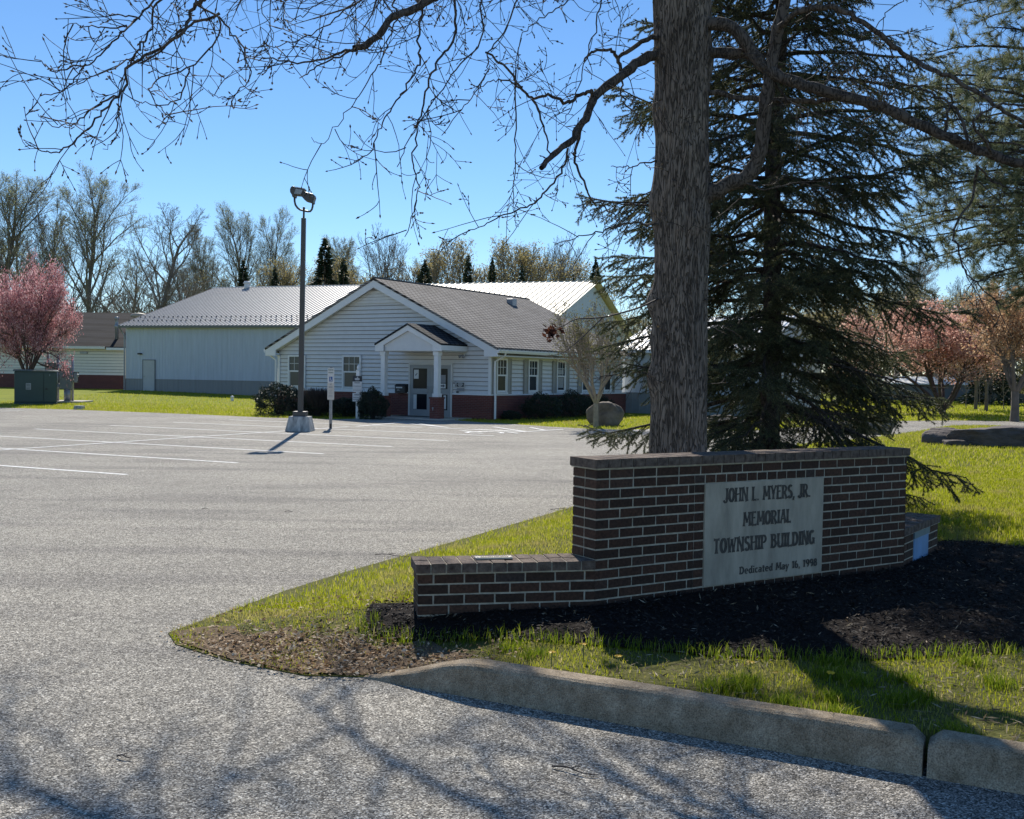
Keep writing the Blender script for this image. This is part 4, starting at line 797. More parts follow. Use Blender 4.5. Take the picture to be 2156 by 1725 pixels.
wc.prism([(-.018 + .011*math.cos(R(a*45)), 1.598 + .011*math.sin(R(a*45))) for a in range(8)], wy-.0002, wy); wc.box(-.024, -.012, wy-.0004, wy-.0002, 1.525, 1.585); wc.box(-.024, .015, wy-.0006, wy-.0004, 1.518, 1.53); wc.box(-.015, .015, wy-.0008, wy-.0006, 1.552, 1.562)
wc.prism([(.010, 1.524), (.022, 1.528), (.036, 1.483), (.025, 1.48)], wy-.001, wy-.0008); wc.build('wheelchair_symbol', MT['paper'], s1)
s2 = MB().prism(rrect(.108, .90, 1.415), -.022, -.014).build('lower_plate', M('sign_cream', (.62, .58, .52), .5, .06, 6), hs2)
tx = MB()
for t_, z, w in (('MIN. FINE', 1.36, .12), ('VIOLATORS', 1.30, .16), ('SUBJECT TO', 1.255, .14), ('TOWING', 1.19, .1), ('FINE', 1.14, .07), ('RECOVERY', 1.09, .12), ('ON PREMISES', 1.02, .15), ('AT OWNERS COST', .96, .17)):
    pass
random.seed(3)
for z, w, h in ((1.36, .05, .03), (1.30, .13, .018), (1.27, .12, .018), (1.19, .09, .012), (1.15, .06, .012), (1.105, .11, .014), (1.03, .13, .014), (.985, .15, .014)):
    x = -w/2
    while x < w/2: l = random.uniform(.012, .03); tx.box(x, min(x+l, w/2), -.0245, -.0225, z, z+h); x += l + .008
tx.build('faded_lines', MT['inkgrey'], s2)

# office notice post
b0 = gp(752, 880.7, -.10); of = empty('notice_post', (b0[0], b0[1], -.12), -.25); tag(of, 'white post with finial carrying black and white office notice boards', 'notice post')
MB().box(-.065, .065, -.0, .13, 0, 1.84).build('post', MT['trim'], of, bevel=.005)
MB().box(-.075, .075, -.01, .14, 1.842, 1.875).lathe(0, .065, [(.045, 1.876), (.035, 1.9), (.06, 1.94), (.055, 1.99), (.03, 2.05), (.005, 2.09)], 10).build('finial', MT['trim'], of, True)
k = MB().box(-.185, .185, -.03, -.003, 1.43, 1.64).build('header_board', MT['signblack'], of)
hm = MB(); hm.prism([(-.11, 1.535), (-.07, 1.56), (-.01, 1.57), (.01, 1.62), (.03, 1.62), (.03, 1.57), (.09, 1.55), (.1, 1.50), (.06, 1.475), (-.08, 1.475)], -.033, -.031)
hm.build('emblem', M('pale_emblem', (.5, .5, .5), .6, .1, 10), k)
for nm, z0, z1, rows in (('upper_board', 1.02, 1.425, ((1.36, .22, .035), (1.24, .33, .02), (1.09, .32, .012))), ('lower_board', .66, .985, ((.90, .22, .035), (.80, .31, .02), (.73, .34, .018)))):
    k = MB().box(-.19, .19, -.03, -.003, z0, z1).build(nm, M('board_' + nm, (.62, .62, .62), .6, .04, 6), of); tx = MB()
    for z, w, h in rows:
        x = -w/2
        while x < w/2: l = random.uniform(.014, .04); tx.box(x, min(x+l, w/2), -.0335, -.031, z, z+h); x += l + .009
    tx.build('faded_lines', MT['ink'], k)

# pad transformer and meter rack on a slab
tb = gp(29, 852); tr = empty('pad_transformer', (tb[0], tb[1], -.11), .42); tag(tr, 'big dark green utility transformer box on slab under the pink blossoming tree', 'transformer')
MB().box(0, 1.9, 0, 1.55, -.05, .1).box(.02, 1.88, .02, 1.53, .1, 1.58).build('cabinet', MT['green'], tr, bevel=.02)
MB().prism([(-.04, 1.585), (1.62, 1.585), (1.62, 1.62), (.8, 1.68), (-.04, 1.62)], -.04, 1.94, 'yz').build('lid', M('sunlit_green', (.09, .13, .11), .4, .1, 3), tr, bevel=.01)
dr = MB().box(.05, 1.28, -.02, .015, .14, 1.5).box(1.30, 1.85, -.02, .015, .14, 1.5).build('cabinet_door', MT['green'], tr, bevel=.006)
MB().box(.52, .74, -.026, -.021, .72, 1.02).build('warning_label', MT['galv'], tr); q = MB()
for k in range(4): q.box(.54, .72, -.029, -.0265, .76 + k*.065, .785 + k*.065)
q.build('label_lines', MT['green'], tr)
MB().box(1.37, 1.46, -.06, -.021, .72, .8).build('handle', MT['black'], tr, bevel=.01); MB().box(1.55, 1.57, -.03, -.021, 1.38, 1.46).build('padlock', MT['galv'], tr)
sb = gp(136, 849); sl_ = empty('concrete_slab', (sb[0], sb[1], -.13), .1); tag(sl_, 'flat concrete slab under the grey meter rack in the grass', 'slab')
MB().box(-.85, .85, -.15, 1.9, 0, .12).build('slab', MT['walk'], sl_, bevel=.01)
mr = empty('meter_rack', (sb[0], sb[1], -.01), .1); tag(mr, 'grey electric meter rack with two tall posts and boxes beside the green transformer', 'meter rack')
for x in (-.5, .22): MB().cyl(x, .55, 0, 2.28, .065, n=10).cyl(x, .55, 2.282, 2.31, .075, .05, 10).build('post', MT['galv'], mr, True)
MB().cyl(-1.3, 1.5, 0, 2.45, .065, n=10).build('post', MT['galv'], mr, True)
for z in (1.42, .97): MB().box(-.95, .55, .5, .53, z, z + .045).build('rail', MT['bronze'], mr)
MB().box(-1.15, -.62, .55, .8, .9, 1.9).box(-1.2, -.55, .5, .85, 1.9, 1.93).build('cabinet', MT['greycab'], mr, bevel=.01)
MB().box(-.36, .2, .35, .62, .62, 1.7).build('cabinet', MT['greycab'], mr, bevel=.01)
MB().box(.3, .46, .45, .62, .95, 1.42).build('meter_box', MT['galv'], mr, bevel=.01); MB().tube([(.47, .53, 1.3), (.52, .53, 1.3)], [.07, .06], 12).build('meter_dial', MT['galv'], mr)
MB().cyl(-.02, .5, 0, .62, .17, n=14).build('conduit_riser', MT['galv'], mr, True)
for k in range(3): MB().tube([(-.85 + k*.05, .45, 0), (-.84 + k*.04, .45, .35), (-.62, .45, .62 + k*.05), (-.3, .45, .8 + k*.03)], [.06]*4, 8).build('conduit', MT['galv'], mr, True)
bx = gp(167, 862); vb = empty('valve_box', (bx[0], bx[1], -.14)); tag(vb, 'small squat concrete box in the grass at edge of the lot', 'utility box'); MB().box(-.18, .18, -.15, .15, 0, .17).build('body', MT['stonebase'], vb, bevel=.01); MB().box(-.16, .16, -.13, .13, .171, .19).build('lid', MT['walk'], vb)
c0 = gp(489, 846.5, -.1); cp_ = empty('cleanout_pipe', (c0[0], c0[1], -.12)); tag(cp_, 'short white capped pipe standing in lawn before the long barn', 'pipe'); MB().cyl(0, 0, 0, .28, .09, n=12).build('pipe', MT['trim'], cp_, True); MB().lathe(0, 0, [(.105, .24), (.105, .31), (.05, .36), (.01, .37)]).build('cap', MT['trim'], cp_, True)

# stones
def rock(name, label, loc, sx, sy, sz, mat, seed, rz=0, flat=0., cat='boulder', group=None, sub=5):
    import mathutils
    bm_ = __import__('bmesh').new(); __import__('bmesh').ops.create_icosphere(bm_, subdivisions=sub, radius=1); r_ = random.Random(seed); off = Vector((r_.uniform(0, 50), r_.uniform(0, 50), r_.uniform(0, 50)))
    pl_ = [(Vector((r_.gauss(0, 1), r_.gauss(0, 1), r_.gauss(0, .7))).normalized(), r_.uniform(.62, .92)) for _ in range(11)]
    for v in bm_.verts:
        p = v.co.copy()
        for n_, d_ in pl_:
            e = p.dot(n_) - d_
            if e > 0: p -= n_*e*.85
        n1 = mathutils.noise.noise(p*1.3 + off)*.16 + mathutils.noise.noise(p*4 + off)*.05 + mathutils.noise.noise(p*11 + off)*.02
        p = p*(1 + n1)
        if flat: p.z = math.copysign(abs(p.z)**flat, p.z) + .05*round(mathutils.noise.noise(Vector((p.x*2, p.y*2, p.z*6)) + off)*4)/4
        v.co = Vector((p.x*sx, p.y*sy, (p.z + .45)*sz))
    me = bpy.data.meshes.new(name); bm_.to_mesh(me); bm_.free(); me.polygons.foreach_set('use_smooth', np.ones(len(me.polygons), bool))
    return tag(link(name, me, mat, None, loc, rz), label, cat, group)
bc = (gp(1240, 897) + gp(1312, 897))/2
rock('boulder', 'big rounded brown boulder behind the young multi-stem tree', (bc[0], bc[1] + .5, -.14), .70, .6, .62, MT['boulder'], 4)
# ------------------------------------------------------------------ tree generators
def rot_about(d, ax, a):
    return d*math.cos(a) + np.cross(ax, d)*math.sin(a) + ax*np.dot(ax, d)*(1-math.cos(a))
def gnarl(r, p, d, L, n, wob, lift):
    P = [p.copy()]; d = d.copy()
    for _ in range(n):
        d = d + r.normal(0, wob, 3) + np.array([0, 0, lift]); d /= np.linalg.norm(d); p = p + d*L/n; P.append(p.copy())
    return np.array(P), d
class Tree:
    """recursive tree: spec per level = (children, length ratio, angle range, wobble, lift, start)"""
    def __init__(s, seed): s.r = np.random.default_rng(seed); s.tr = TB(); s.cr = TB(); s.tips = []
    def grow(s, p, d, L, rad, lev, spec, sides, r1=.35, trunk=False, minr=.004):
        c, lr, (a0, a1), wob, lift, st = spec[lev] if lev < len(spec) else (0, 0, (0, 0), .12, .02, 0)
        n = 9 if trunk else (6 if lev < 2 else 4)
        P, dl = gnarl(s.r, p, d, L, n, wob if lev < len(spec) else spec[-1][3], lift)
        rr = np.maximum(rad*(1 - (1-r1)*np.linspace(0, 1, n+1)**.8), minr)
        (s.tr if trunk else s.cr).tube(P, rr, sides[min(lev, len(sides)-1)])
        if lev >= len(spec): s.tips.append((P[-1], dl)); s.tips.append((P[2], dl)); return
        ph = s.r.uniform(0, 6.28)
        for k in range(c):
            t = st + (1-st)*(k + s.r.uniform(.1, .9))/c; i = min(int(t*n), n-1); q = P[i] + (P[i+1]-P[i])*(t*n - i); dd = P[i+1]-P[i]; dd /= np.linalg.norm(dd)
            ph += 2.4 + s.r.uniform(-.5, .5); ax = np.cross(dd, [math.cos(ph), math.sin(ph), .3]); ax /= np.linalg.norm(ax) + 1e-9
            a = R(s.r.uniform(a0, a1))*(1.15 - .35*t)
            nd = rot_about(dd, ax, a); l = L*lr*(1.15 - .65*t if lev == 0 else 1.1 - .45*t)*s.r.uniform(.75, 1.2)
            rc = min(rad*(1-(1-r1)*t**.8)*.62, l*.028 + .004)
            s.grow(q, nd, l, max(rc, minr), lev+1, spec, sides, r1, False, minr)
        if not trunk or lev == 0:
            s.grow(P[-1], dl, L*lr*.5, max(rad*r1*.9, minr), min(lev+1, len(spec)), spec, sides, r1, False, minr)
def leafcloud(r, tips, n, ln, wd, spread, droop=0.):
    T = np.array([t[0] for t in tips]); D = np.array([t[1] for t in tips]); k = r.integers(0, len(T), n)
    C = T[k] + r.normal(0, spread, (n, 3)) + D[k]*r.uniform(-.3, .6, (n, 1))*spread*2
    d = r.normal(size=(n, 3)) + np.array([0, 0, -droop]); d /= np.linalg.norm(d, axis=1, keepdims=True); nn = np.cross(d, r.normal(size=(n, 3))); nn /= np.linalg.norm(nn, axis=1, keepdims=True)
    return cards(C, d, nn, ln*r.uniform(.6, 1.3, n), wd*r.uniform(.6, 1.3, n))
def tree_thing(name, label, cat, loc, parts, group=None, rz=0., sc=1.):
    o = empty(name, loc, rz); o.scale = (sc, sc, sc) if not isinstance(sc, tuple) else sc; tag(o, label, cat, group)
    for nm, me, mat in parts:
        c = bpy.data.objects.new(nm, me); COL.objects.link(c); c.parent = o
        if not me.materials: me.materials.append(mat)
    return o
# --- bare and budding background trees: a few kinds, each grown once and then copied
FARM = dict(haze=leafmat('pale_bud_haze', [(0, (.30, .33, .15)), (1, (.46, .48, .27))], .5), yellow=leafmat('yellow_bud_haze', [(0, (.30, .25, .10)), (1, (.46, .39, .18))], .5), green=leafmat('spring_green', [(0, (.07, .11, .025)), (1, (.16, .20, .05))], .5))
def kind(seed, H, spec, trad, haze=None, nh=0, hl=.22, minr=.010, sides=(6, 4, 3, 3), lean=0., r1=.3, trunkfrac=.8):
    T = Tree(seed); T.grow(np.zeros(3), np.array([lean, 0, 1.]), H*trunkfrac, trad, 0, spec, sides, r1, True, minr)
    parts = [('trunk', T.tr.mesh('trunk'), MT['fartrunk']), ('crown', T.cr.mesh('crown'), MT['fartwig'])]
    if haze: V, F = leafcloud(T.r, T.tips, nh, hl, hl*.6, .16); parts.append(('leaf_buds', npmesh('leaf_buds', V, F), FARM[haze]))
    return parts
UP = [(17, .5, (20, 50), .05, .03, .28), (9, .46, (20, 45), .08, .06, .2), (7, .5, (20, 45), .1, .05, .15), (4, .6, (20, 50), .1, .03, .2)]
WIDE = [(14, .55, (38, 68), .06, .05, .22), (8, .48, (25, 50), .1, .07, .2), (6, .5, (25, 50), .12, .06, .15), (4, .5, (25, 50), .12, .04, .2)]
FAN = [(9, .8, (12, 40), .05, .03, .04), (8, .5, (15, 38), .07, .06, .2), (6, .5, (18, 40), .09, .05, .15), (3, .5, (20, 45), .1, .03, .2)]
BUSH = [(12, .95, (8, 30), .05, .04, .0), (8, .42, (12, 30), .06, .06, .25), (5, .5, (15, 35), .08, .05, .2)]
K = dict(
    tulip=kind(11, 24, UP, .48, 'haze', 12000, .12), tulip2=kind(12, 24, UP, .42, 'haze', 12000, .12), dark=kind(13, 18, WIDE, .45), dark2=kind(14, 17, UP, .33),
    fan=kind(15, 16, FAN, .30, trunkfrac=.55), pale=kind(16, 18, UP, .26, 'haze', 5000, .12), yellow=kind(17, 12, FAN, .22, 'yellow', 7000, .11, trunkfrac=.5), brush=kind(18, 9, BUSH, .12, 'yellow', 4200, .10, trunkfrac=.6), scrub=kind(19, 8, BUSH, .12, trunkfrac=.6))
KH = dict(tulip=24, tulip2=24, dark=18, dark2=17, fan=16, pale=18, yellow=12, brush=9, scrub=8)
def real_h(parts): return max(v.co.z for _, me, _ in parts[:2] for v in me.vertices)
KH = {k: real_h(v) for k, v in K.items()}
def far_tree(kd, x, top, Y, label, name='bare_tree', cat='tree', wide=1., rz=None):
    p = at(x, 700, Y); zt = at(x, top, Y)[2]; z0 = float(gz(p[0], Y)) - .1; s = (zt - z0)/KH[kd]
    return tree_thing(name, label, cat, (p[0], Y, z0), K[kd], 'trees behind the buildings', random.uniform(0, 6.28) if rz is None else rz, (s*wide, s*wide, s))
FT = [
 ('tulip', -8, 338, 112, 'tall rounded budding tree cut by left edge, behind pink tree', 1.15), ('tulip2', 176, 332, 112, 'tallest rounded budding tree with thick trunk above the shingled house', 1.1),
 ('dark2', 96, 415, 118, 'thin twisted bare tree between the two tallest budding trees', .8), ('dark', 322, 425, 105, 'broad dark bare tree rising behind the barn corner', 1.0),
 ('pale', 452, 470, 125, 'slim pale bare tree right of the broad dark tree', .8), ('tulip', 515, 420, 125, 'rounded budding tree, left one of a close pair above barn ridge', .8), ('tulip2', 575, 432, 128, 'rounded budding tree just left of the lamp heads', .8),
 ('dark2', 398, 520, 130, 'low bare tree tucked right of the broad dark tree', 1.1), ('dark', 255, 520, 128, 'smaller bare tree between tallest budding tree and broad dark tree', 1.0), ('dark2', 40, 470, 125, 'bare tree half hidden behind pink blossoming tree', 1.1),
 ('pale', 690, 500, 125, 'thin bare tree just right of the lamp pole', .9), ('pale', 745, 492, 130, 'thin bare tree above left slope of the white gable', .9), ('fan', 822, 470, 118, 'fan-shaped bare tree rising right of the gable peak', .95),
 ('yellow', 735, 545, 112, 'low yellowish budding tree behind gable peak', 1.0), ('yellow', 570, 545, 116, 'low golden budding tree behind the barn ridge', .9), ('yellow', 930, 530, 120, 'straw-coloured budding tree, left one above the cream roof', .9), ('yellow', 985, 505, 122, 'straw-coloured budding tree, second of the row above cream roof', .9), ('yellow', 1040, 500, 120, 'straw-coloured budding tree, third of the row above cream roof', .9), ('yellow', 1092, 515, 122, 'straw-coloured budding tree, last of the row above cream roof', .9),
 ('fan', 1172, 484, 120, 'fan-shaped bare tree above right end of the cream roof', .85), ('pale', 1110, 530, 128, 'bare tree behind the straw-coloured row', .9), ('pale', 880, 545, 128, 'small bare tree between fan-shaped tree and straw-coloured row', 1.0),
 ('scrub', 300, 590, 100, 'scrubby bush at foot of the broad dark tree', 1.6), ('scrub', 210, 595, 104, 'scrubby bush above ridge of shingled house', 1.7), ('scrub', 400, 585, 110, 'scrubby bush behind rising barn roof edge', 1.7), ('scrub', 120, 590, 106, 'scrubby bush beside the pink blossoming tree', 1.7), ('brush', 640, 560, 116, 'yellowish scrub behind the lamp pole', 1.5), ('brush', 470, 575, 118, 'yellowish scrub at left end of barn ridge', 1.4), ('brush', 790, 560, 116, 'yellowish scrub behind gable peak', 1.4), ('scrub', 860, 560, 112, 'bare scrub over middle of office ridge', 1.6), ('brush', 1150, 550, 116, 'yellowish scrub over right end of cream roof', 1.5), ('brush', 1240, 545, 116, 'yellowish scrub seen left of the big trunk', 1.5),
 ('dark2', 1890, 520, 95, 'bare tree right of the spruce, against the sky', 1.0), ('pale', 1940, 548, 100, 'pale budding tree right of the spruce', 1.4), ('fan', 2020, 570, 105, 'bare tree above the salmon-leaved tree', 1.0), ('pale', 2110, 575, 100, 'budding tree near right edge behind pine branch', 1.4), ('brush', 1980, 610, 96, 'yellow-green scrub behind the salmon-leaved tree', 2.2), ('brush', 2080, 620, 96, 'yellow-green scrub left of the orange-leaved tree', 2.2), ('brush', 1850, 600, 90, 'yellow-green scrub seen through right side of spruce', 2.2),
 *[('brush' if k % 3 else 'yellow', x, t, 112 + 3*(k % 4), lab, 2.2) for k, (x, t, lab) in enumerate(((1385, 655, 'dull scrub just left of the big trunk'), (1480, 645, 'dull scrub behind right edge of big trunk'), (1620, 625, 'dull scrub directly behind spruce trunk'), (1760, 630, 'dull scrub behind middle of the spruce right side'), (1820, 610, 'dull scrub behind spruce right half'), (1905, 640, 'dull scrub at right edge of the spruce'), (1950, 660, 'dull scrub just left of the salmon-leaved tree'), (2010, 655, 'dull scrub behind the salmon-leaved crown'), (2055, 660, 'dull scrub behind the slim dark trunk'), (2120, 650, 'dull scrub behind the orange-leaved tree'), (2165, 640, 'dull scrub at the very right edge'), (2200, 640, 'dull scrub just past the right edge')))],
 ('brush', 1700, 640, 88, 'yellow-green scrub seen through the spruce foot', 2.6), ('brush', 1560, 650, 86, 'yellow-green scrub seen between trunk and spruce', 2.4),
]
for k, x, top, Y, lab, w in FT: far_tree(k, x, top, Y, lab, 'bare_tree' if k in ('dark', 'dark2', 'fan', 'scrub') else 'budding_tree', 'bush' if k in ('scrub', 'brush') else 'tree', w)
# far evergreens: trunk with many drooping leaf clumps in layered tiers
MT['farneedle'] = leafmat('far_needles', [(0, (.012, .022, .012)), (.7, (.03, .05, .024)), (1, (.06, .08, .04))], .15)
def conifer(seed, n=5200, H=10., Rb=2.6):
    r = np.random.default_rng(seed); z = H*(1 - r.uniform(0, 1, n)**.62)*.97 + .3; tier = (z/H*13) % 1
    rad = Rb*(1 - z/H)**.85*(.5 + .5*tier[::1]**.0)*(1 - .35*tier)*r.uniform(.25, 1.05, n)**.5*(1 + .25*np.sin(3*z)); a = r.uniform(0, 6.28, n)
    C = np.stack([rad*np.cos(a), rad*np.sin(a), z - rad*.18], 1); D = np.stack([np.cos(a), np.sin(a), r.uniform(-.6, .3, n)], 1); D /= np.linalg.norm(D, axis=1, keepdims=True)
    nn = np.cross(D, r.normal(size=(n, 3))); nn /= np.linalg.norm(nn, axis=1, keepdims=True); V, F = cards(C, D, nn, r.uniform(.25, .6, n), r.uniform(.07, .18, n))
    t = TB(); t.tube([(0, 0, -.2), (0, 0, H*.5), (0, 0, H)], [.16, .1, .02], 5); return [('trunk', t.mesh('trunk'), MT['fartrunk']), ('crown', npmesh('crown', V, F), MT['farneedle'])]
CF = [conifer(31), conifer(32, 4200, 10, 2.0)]
for k, (x, top, Y, w, lab) in enumerate(((511, 545, 108, .8, 'dark evergreen poking above barn ridge, left of lamp pole'), (578, 558, 110, .7, 'small dark evergreen above barn ridge near lamp pole'), (682, 498, 108, 1.0, 'tall dark evergreen just right of the lamp pole'), (722, 540, 106, .9, 'dark evergreen behind left slope of the gable'), (893, 545, 110, 1.0, 'dark evergreen above the office ridge'), (984, 535, 110, .75, 'dark evergreen in middle of straw-coloured row'), (1034, 538, 110, .55, 'narrow dark evergreen in straw-coloured row'), (1097, 556, 110, .7, 'small dark evergreen at end of straw-coloured row'), (1252, 540, 108, .7, 'dark evergreen seen left of the big trunk'), (1205, 575, 112, .7, 'tiny evergreen above right end of cream roof'), (2088, 585, 80, 1.0, 'evergreen near right edge above the orange-leaved tree'), (1790, 700, 70, 1.4, 'evergreen seen through right of the spruce'))):
    p = at(x, 700, Y); zt = at(x, top, Y)[2]; s = zt/10; tree_thing('evergreen_tree', lab, 'evergreen', (p[0], Y, -.1), CF[k % 2], 'evergreens behind the buildings', random.uniform(0, 6), (s*w, s*w, s))

# distant wood closing the horizon: far too many stems to count
nw = 60000; wx = rng.uniform(-130, 150, nw); wy = rng.uniform(128, 150, nw); wh = 3.2 + 1.6*np.sin(wx*.11 + 1) + 1.1*np.sin(wx*.37) + .6*np.sin(wx*.9); wz = rng.uniform(0, 1, nw)**1.2*wh
Dw = rng.normal(size=(nw, 3))*[.6, .6, 1]; Dw /= np.linalg.norm(Dw, axis=1, keepdims=True); V, F = cards(np.stack([wx, wy, wz], 1), Dw, perp(Dw), rng.uniform(.4, 1.2, nw), rng.uniform(.10, .3, nw))
tag(link('far_wood', npmesh('far_wood', V, F), leafmat('far_wood', [(0, (.05, .045, .03)), (.5, (.11, .10, .055)), (1, (.20, .18, .09))], .35)), kind='stuff')
# --- blossoming and leafing small trees
def smalltree(seed, n_stem, H, spread, spec, rad, leaf, nleaf, ll, lw, bark, sp=.10, base_h=.0, minr=.006, droop=.2, lift=None):
    T = Tree(seed); r = T.r
    if base_h: T.tr.tube([(0, 0, -.1), (.01, 0, base_h*.5), (0, .01, base_h*1.05)], [rad*1.25, rad, rad*.95], 8)
    for k in range(n_stem):
        a = 6.28*k/n_stem + r.uniform(-.3, .3); d = np.array([math.cos(a)*spread, math.sin(a)*spread, 1.]); d /= np.linalg.norm(d)
        T.grow(np.array([.04*math.cos(a), .04*math.sin(a), base_h]), d, H*r.uniform(.6, .8), rad*(.62 if base_h else .8), 0, spec, (7, 5, 4, 3), .35, True, minr)
    V, F = leafcloud(r, T.tips, nleaf, ll, lw, sp, droop)
    return [('trunk', T.tr.mesh('trunk'), bark), ('branches', T.cr.mesh('branches'), bark), ('crown', npmesh('crown', V, F), leaf)]
SMALL = [(7, .55, (25, 60), .08, .02, .3), (6, .55, (25, 55), .1, .02, .2), (5, .5, (25, 55), .12, .0, .2)]
pink = leafmat('pink_blossom', [(0, (.22, .085, .10)), (.35, (.46, .20, .225)), (.75, (.68, .38, .39)), (1, (.85, .66, .66))], .55)
pt_ = smalltree(51, 10, 5.2, 1.05, [(8, .55, (25, 65), .08, .0, .15), (6, .55, (25, 60), .1, -.01, .2), (5, .5, (25, 55), .12, -.02, .2)], .14, pink, 46000, .09, .06, MT['redtwig'], .16, .9)
q = gp(52, 848, .0); tree_thing('blossom_tree', 'rounded pink-purple blossoming tree behind the green transformer box', 'tree', (q[0] - 1.5, 52.5, -.1), pt_, None, .4, (.60, .60, 1.36))
salmon = leafmat('salmon_leaves', [(0, (.42, .21, .165)), (.5, (.66, .38, .30)), (1, (.80, .56, .46))], .65)
mt_ = smalltree(52, 8, 6.2, .72, SMALL, .16, salmon, 24000, .12, .09, MT['redtwig'], .16, .25)
q = at(1985, 850, 56); tree_thing('red_leaved_tree', 'wide multi-stem tree with salmon pink young leaves, right of the spruce', 'tree', (q[0], 56, -.15), mt_, None, 1.1, (1.12, 1.12, 1.05))
orange = leafmat('orange_leaves', [(0, (.32, .18, .10)), (.5, (.52, .32, .18)), (1, (.62, .45, .28))], .55)
ot_ = smalltree(53, 5, 5.6, .6, SMALL, .2, orange, 16000, .13, .10, MT['fartrunk'], .2, 1.5)
q = at(2136, 882, 47); tree_thing('orange_leaved_tree', 'orange-leaved tree with stout grey trunk at right edge', 'tree', (q[0], 47, -.1), ot_, None, .3, (.85, .85, .88))
spring = leafmat('young_leaves', [(0, (.10, .10, .035)), (.6, (.19, .18, .075)), (1, (.30, .28, .14))], .5)
YS = [(8, .55, (14, 40), .06, .06, .2), (6, .5, (20, 45), .08, .05, .2), (4, .5, (25, 50), .1, .02, .2)]
yt_ = smalltree(54, 7, 3.6, .55, YS, .085, spring, 5200, .06, .038, MT['palebark'], .08, .85, .006)
q = gp(1254, 898.5); tree_thing('young_tree', 'young pale-barked multi-stem tree with tiny leaves before the boulder', 'tree', (q[0], q[1], -.12), yt_, None, .8, (1.0, 1.0, 1.0))
for k, (x, y, h, lab) in enumerate(((2076, 868, 4.0, 'slim dark-trunked tree between salmon-leaved tree and orange tree'), (2054, 864, 3.2, 'thin tree just left of the slim dark-trunked tree'))):
    p_ = smalltree(60 + k, 3, h, .4, SMALL, .10, orange, 5000, .11, .08, MT['fartrunk'], .15, 1.6); q = gp(x, y); tree_thing('slim_tree', lab, 'tree', (q[0], q[1], -.12), p_)
sp_ = kind(71, 2.4, [(9, .3, (30, 55), .06, .05, .4), (3, .4, (30, 50), .1, 0, .3)], .03, None, minr=.006)
for x, y, lab in ((2034, 862, 'staked sapling, leftmost of the thin row on far lawn'), (2113, 864, 'thin sapling standing left of the orange tree trunk'), (2129, 860, 'thin sapling close behind the orange tree trunk'), (2062, 858, 'thin sapling in the middle of the far row')):
    q = gp(x, y); tree_thing('sapling', lab, 'sapling', (q[0], q[1], -.12), sp_, 'saplings on the far lawn', random.uniform(0, 6), random.uniform(.9, 1.2))
# far white-roofed shed and parked car beyond the right lawn
q = at(1935, 838, 92); sh = empty('far_shed', (q[0], 92, -.1), .05); tag(sh, 'low grey shed with white roof edge far behind the salmon-leaved tree', 'shed')
MB().box(-2.6, 5, 0, 4, 0, 1.6).build('wall', M('shed_grey', (.16, .16, .16), .7, .1, 1), sh); MB().prism([(-.4, 1.6), (2, 2.2), (4.4, 1.6), (4.4, 1.5), (-.4, 1.5)][::-1], -3, 5.3, 'yz').build('roof', MT['trim'], sh)
q = at(2107, 832, 88); cr_ = empty('parked_car', (q[0], 88, -.1), .05); tag(cr_, 'small dark parked car far off beyond the right lawn', 'car')
MB().prism([(-2.1, .3), (2.1, .3), (2.15, .7), (1.2, .85), (.7, 1.35), (-.9, 1.38), (-1.6, .95), (-2.1, .85)], -.85, .85).build('body', MT['black'], cr_, bevel=.06)
MB().prism([(-1.4, .95), (1.0, .92), (.6, 1.28), (-.85, 1.3)], -.87, .87).build('window', MT['glass'], cr_)
for x in (-1.3, 1.35): MB().tube([(x, -.88, .32), (x, .88, .32)], [.32, .32], 14).build('wheel', MT['black'], cr_)

# --- shrubs by the office
dk = leafmat('dark_evergreen_leaves', [(0, (.010, .018, .012)), (.7, (.022, .036, .020)), (1, (.05, .065, .04))], .12, .5, spec=.4)
def shrub(seed, rx, ry, h, n, leaf=dk, ll=.06, lw=.035, tw=60):
    r = np.random.default_rng(seed); d = r.normal(size=(n, 3)); d[:, 2] = np.abs(d[:, 2]*1.3) - .68; d /= np.linalg.norm(d, axis=1, keepdims=True)
    lump = 1 + .13*np.sin(5*d[:, 0] + seed) * np.cos(4*d[:, 1] + 2*seed) + .09*np.sin(9*d[:, 2] + 7*d[:, 0]); rad = (r.uniform(.55, 1.04, n)**.5)*lump
    C = np.stack([d[:, 0]*rx*rad, d[:, 1]*ry*rad, h*.42 + d[:, 2]*h*.58*rad], 1); C[:, 2] = np.maximum(C[:, 2], .03)
    D = d*.6 + r.normal(size=(n, 3))*.6; D /= np.linalg.norm(D, axis=1, keepdims=True); nn = np.cross(D, r.normal(size=(n, 3))); nn /= np.linalg.norm(nn, axis=1, keepdims=True); V, F = cards(C, D, nn, ll*r.uniform(.6, 1.3, n), lw*r.uniform(.6, 1.3, n))
    t = TB()
    for k in range(tw):
        a = r.uniform(0, 6.28); e = np.array([math.cos(a)*rx*r.uniform(.2, .85), math.sin(a)*ry*r.uniform(.2, .85), h*r.uniform(.6, 1.02)]); t.tube(np.array([e*[.1, .1, 0], e*[.5, .5, .5], e]), [.015, .01, .004], 3)
    return [('stems', t.mesh('stems'), MT['twig']), ('leaves', npmesh('leaves', V, F), leaf)]
def bl(a, s): return np.array(GO) + np.array([-math.cos(AL), math.sin(AL), 0])*a + np.array([math.sin(AL), math.cos(AL), 0])*s
q = gp(580, 876.5); tree_thing('clipped_shrub', 'large rounded evergreen shrub at left corner of the office', 'shrub', (q[0] - .05, q[1] + 1.0, -.13), shrub(81, 1.05, .95, 1.28, 11000), 'shrubs along the office wall')
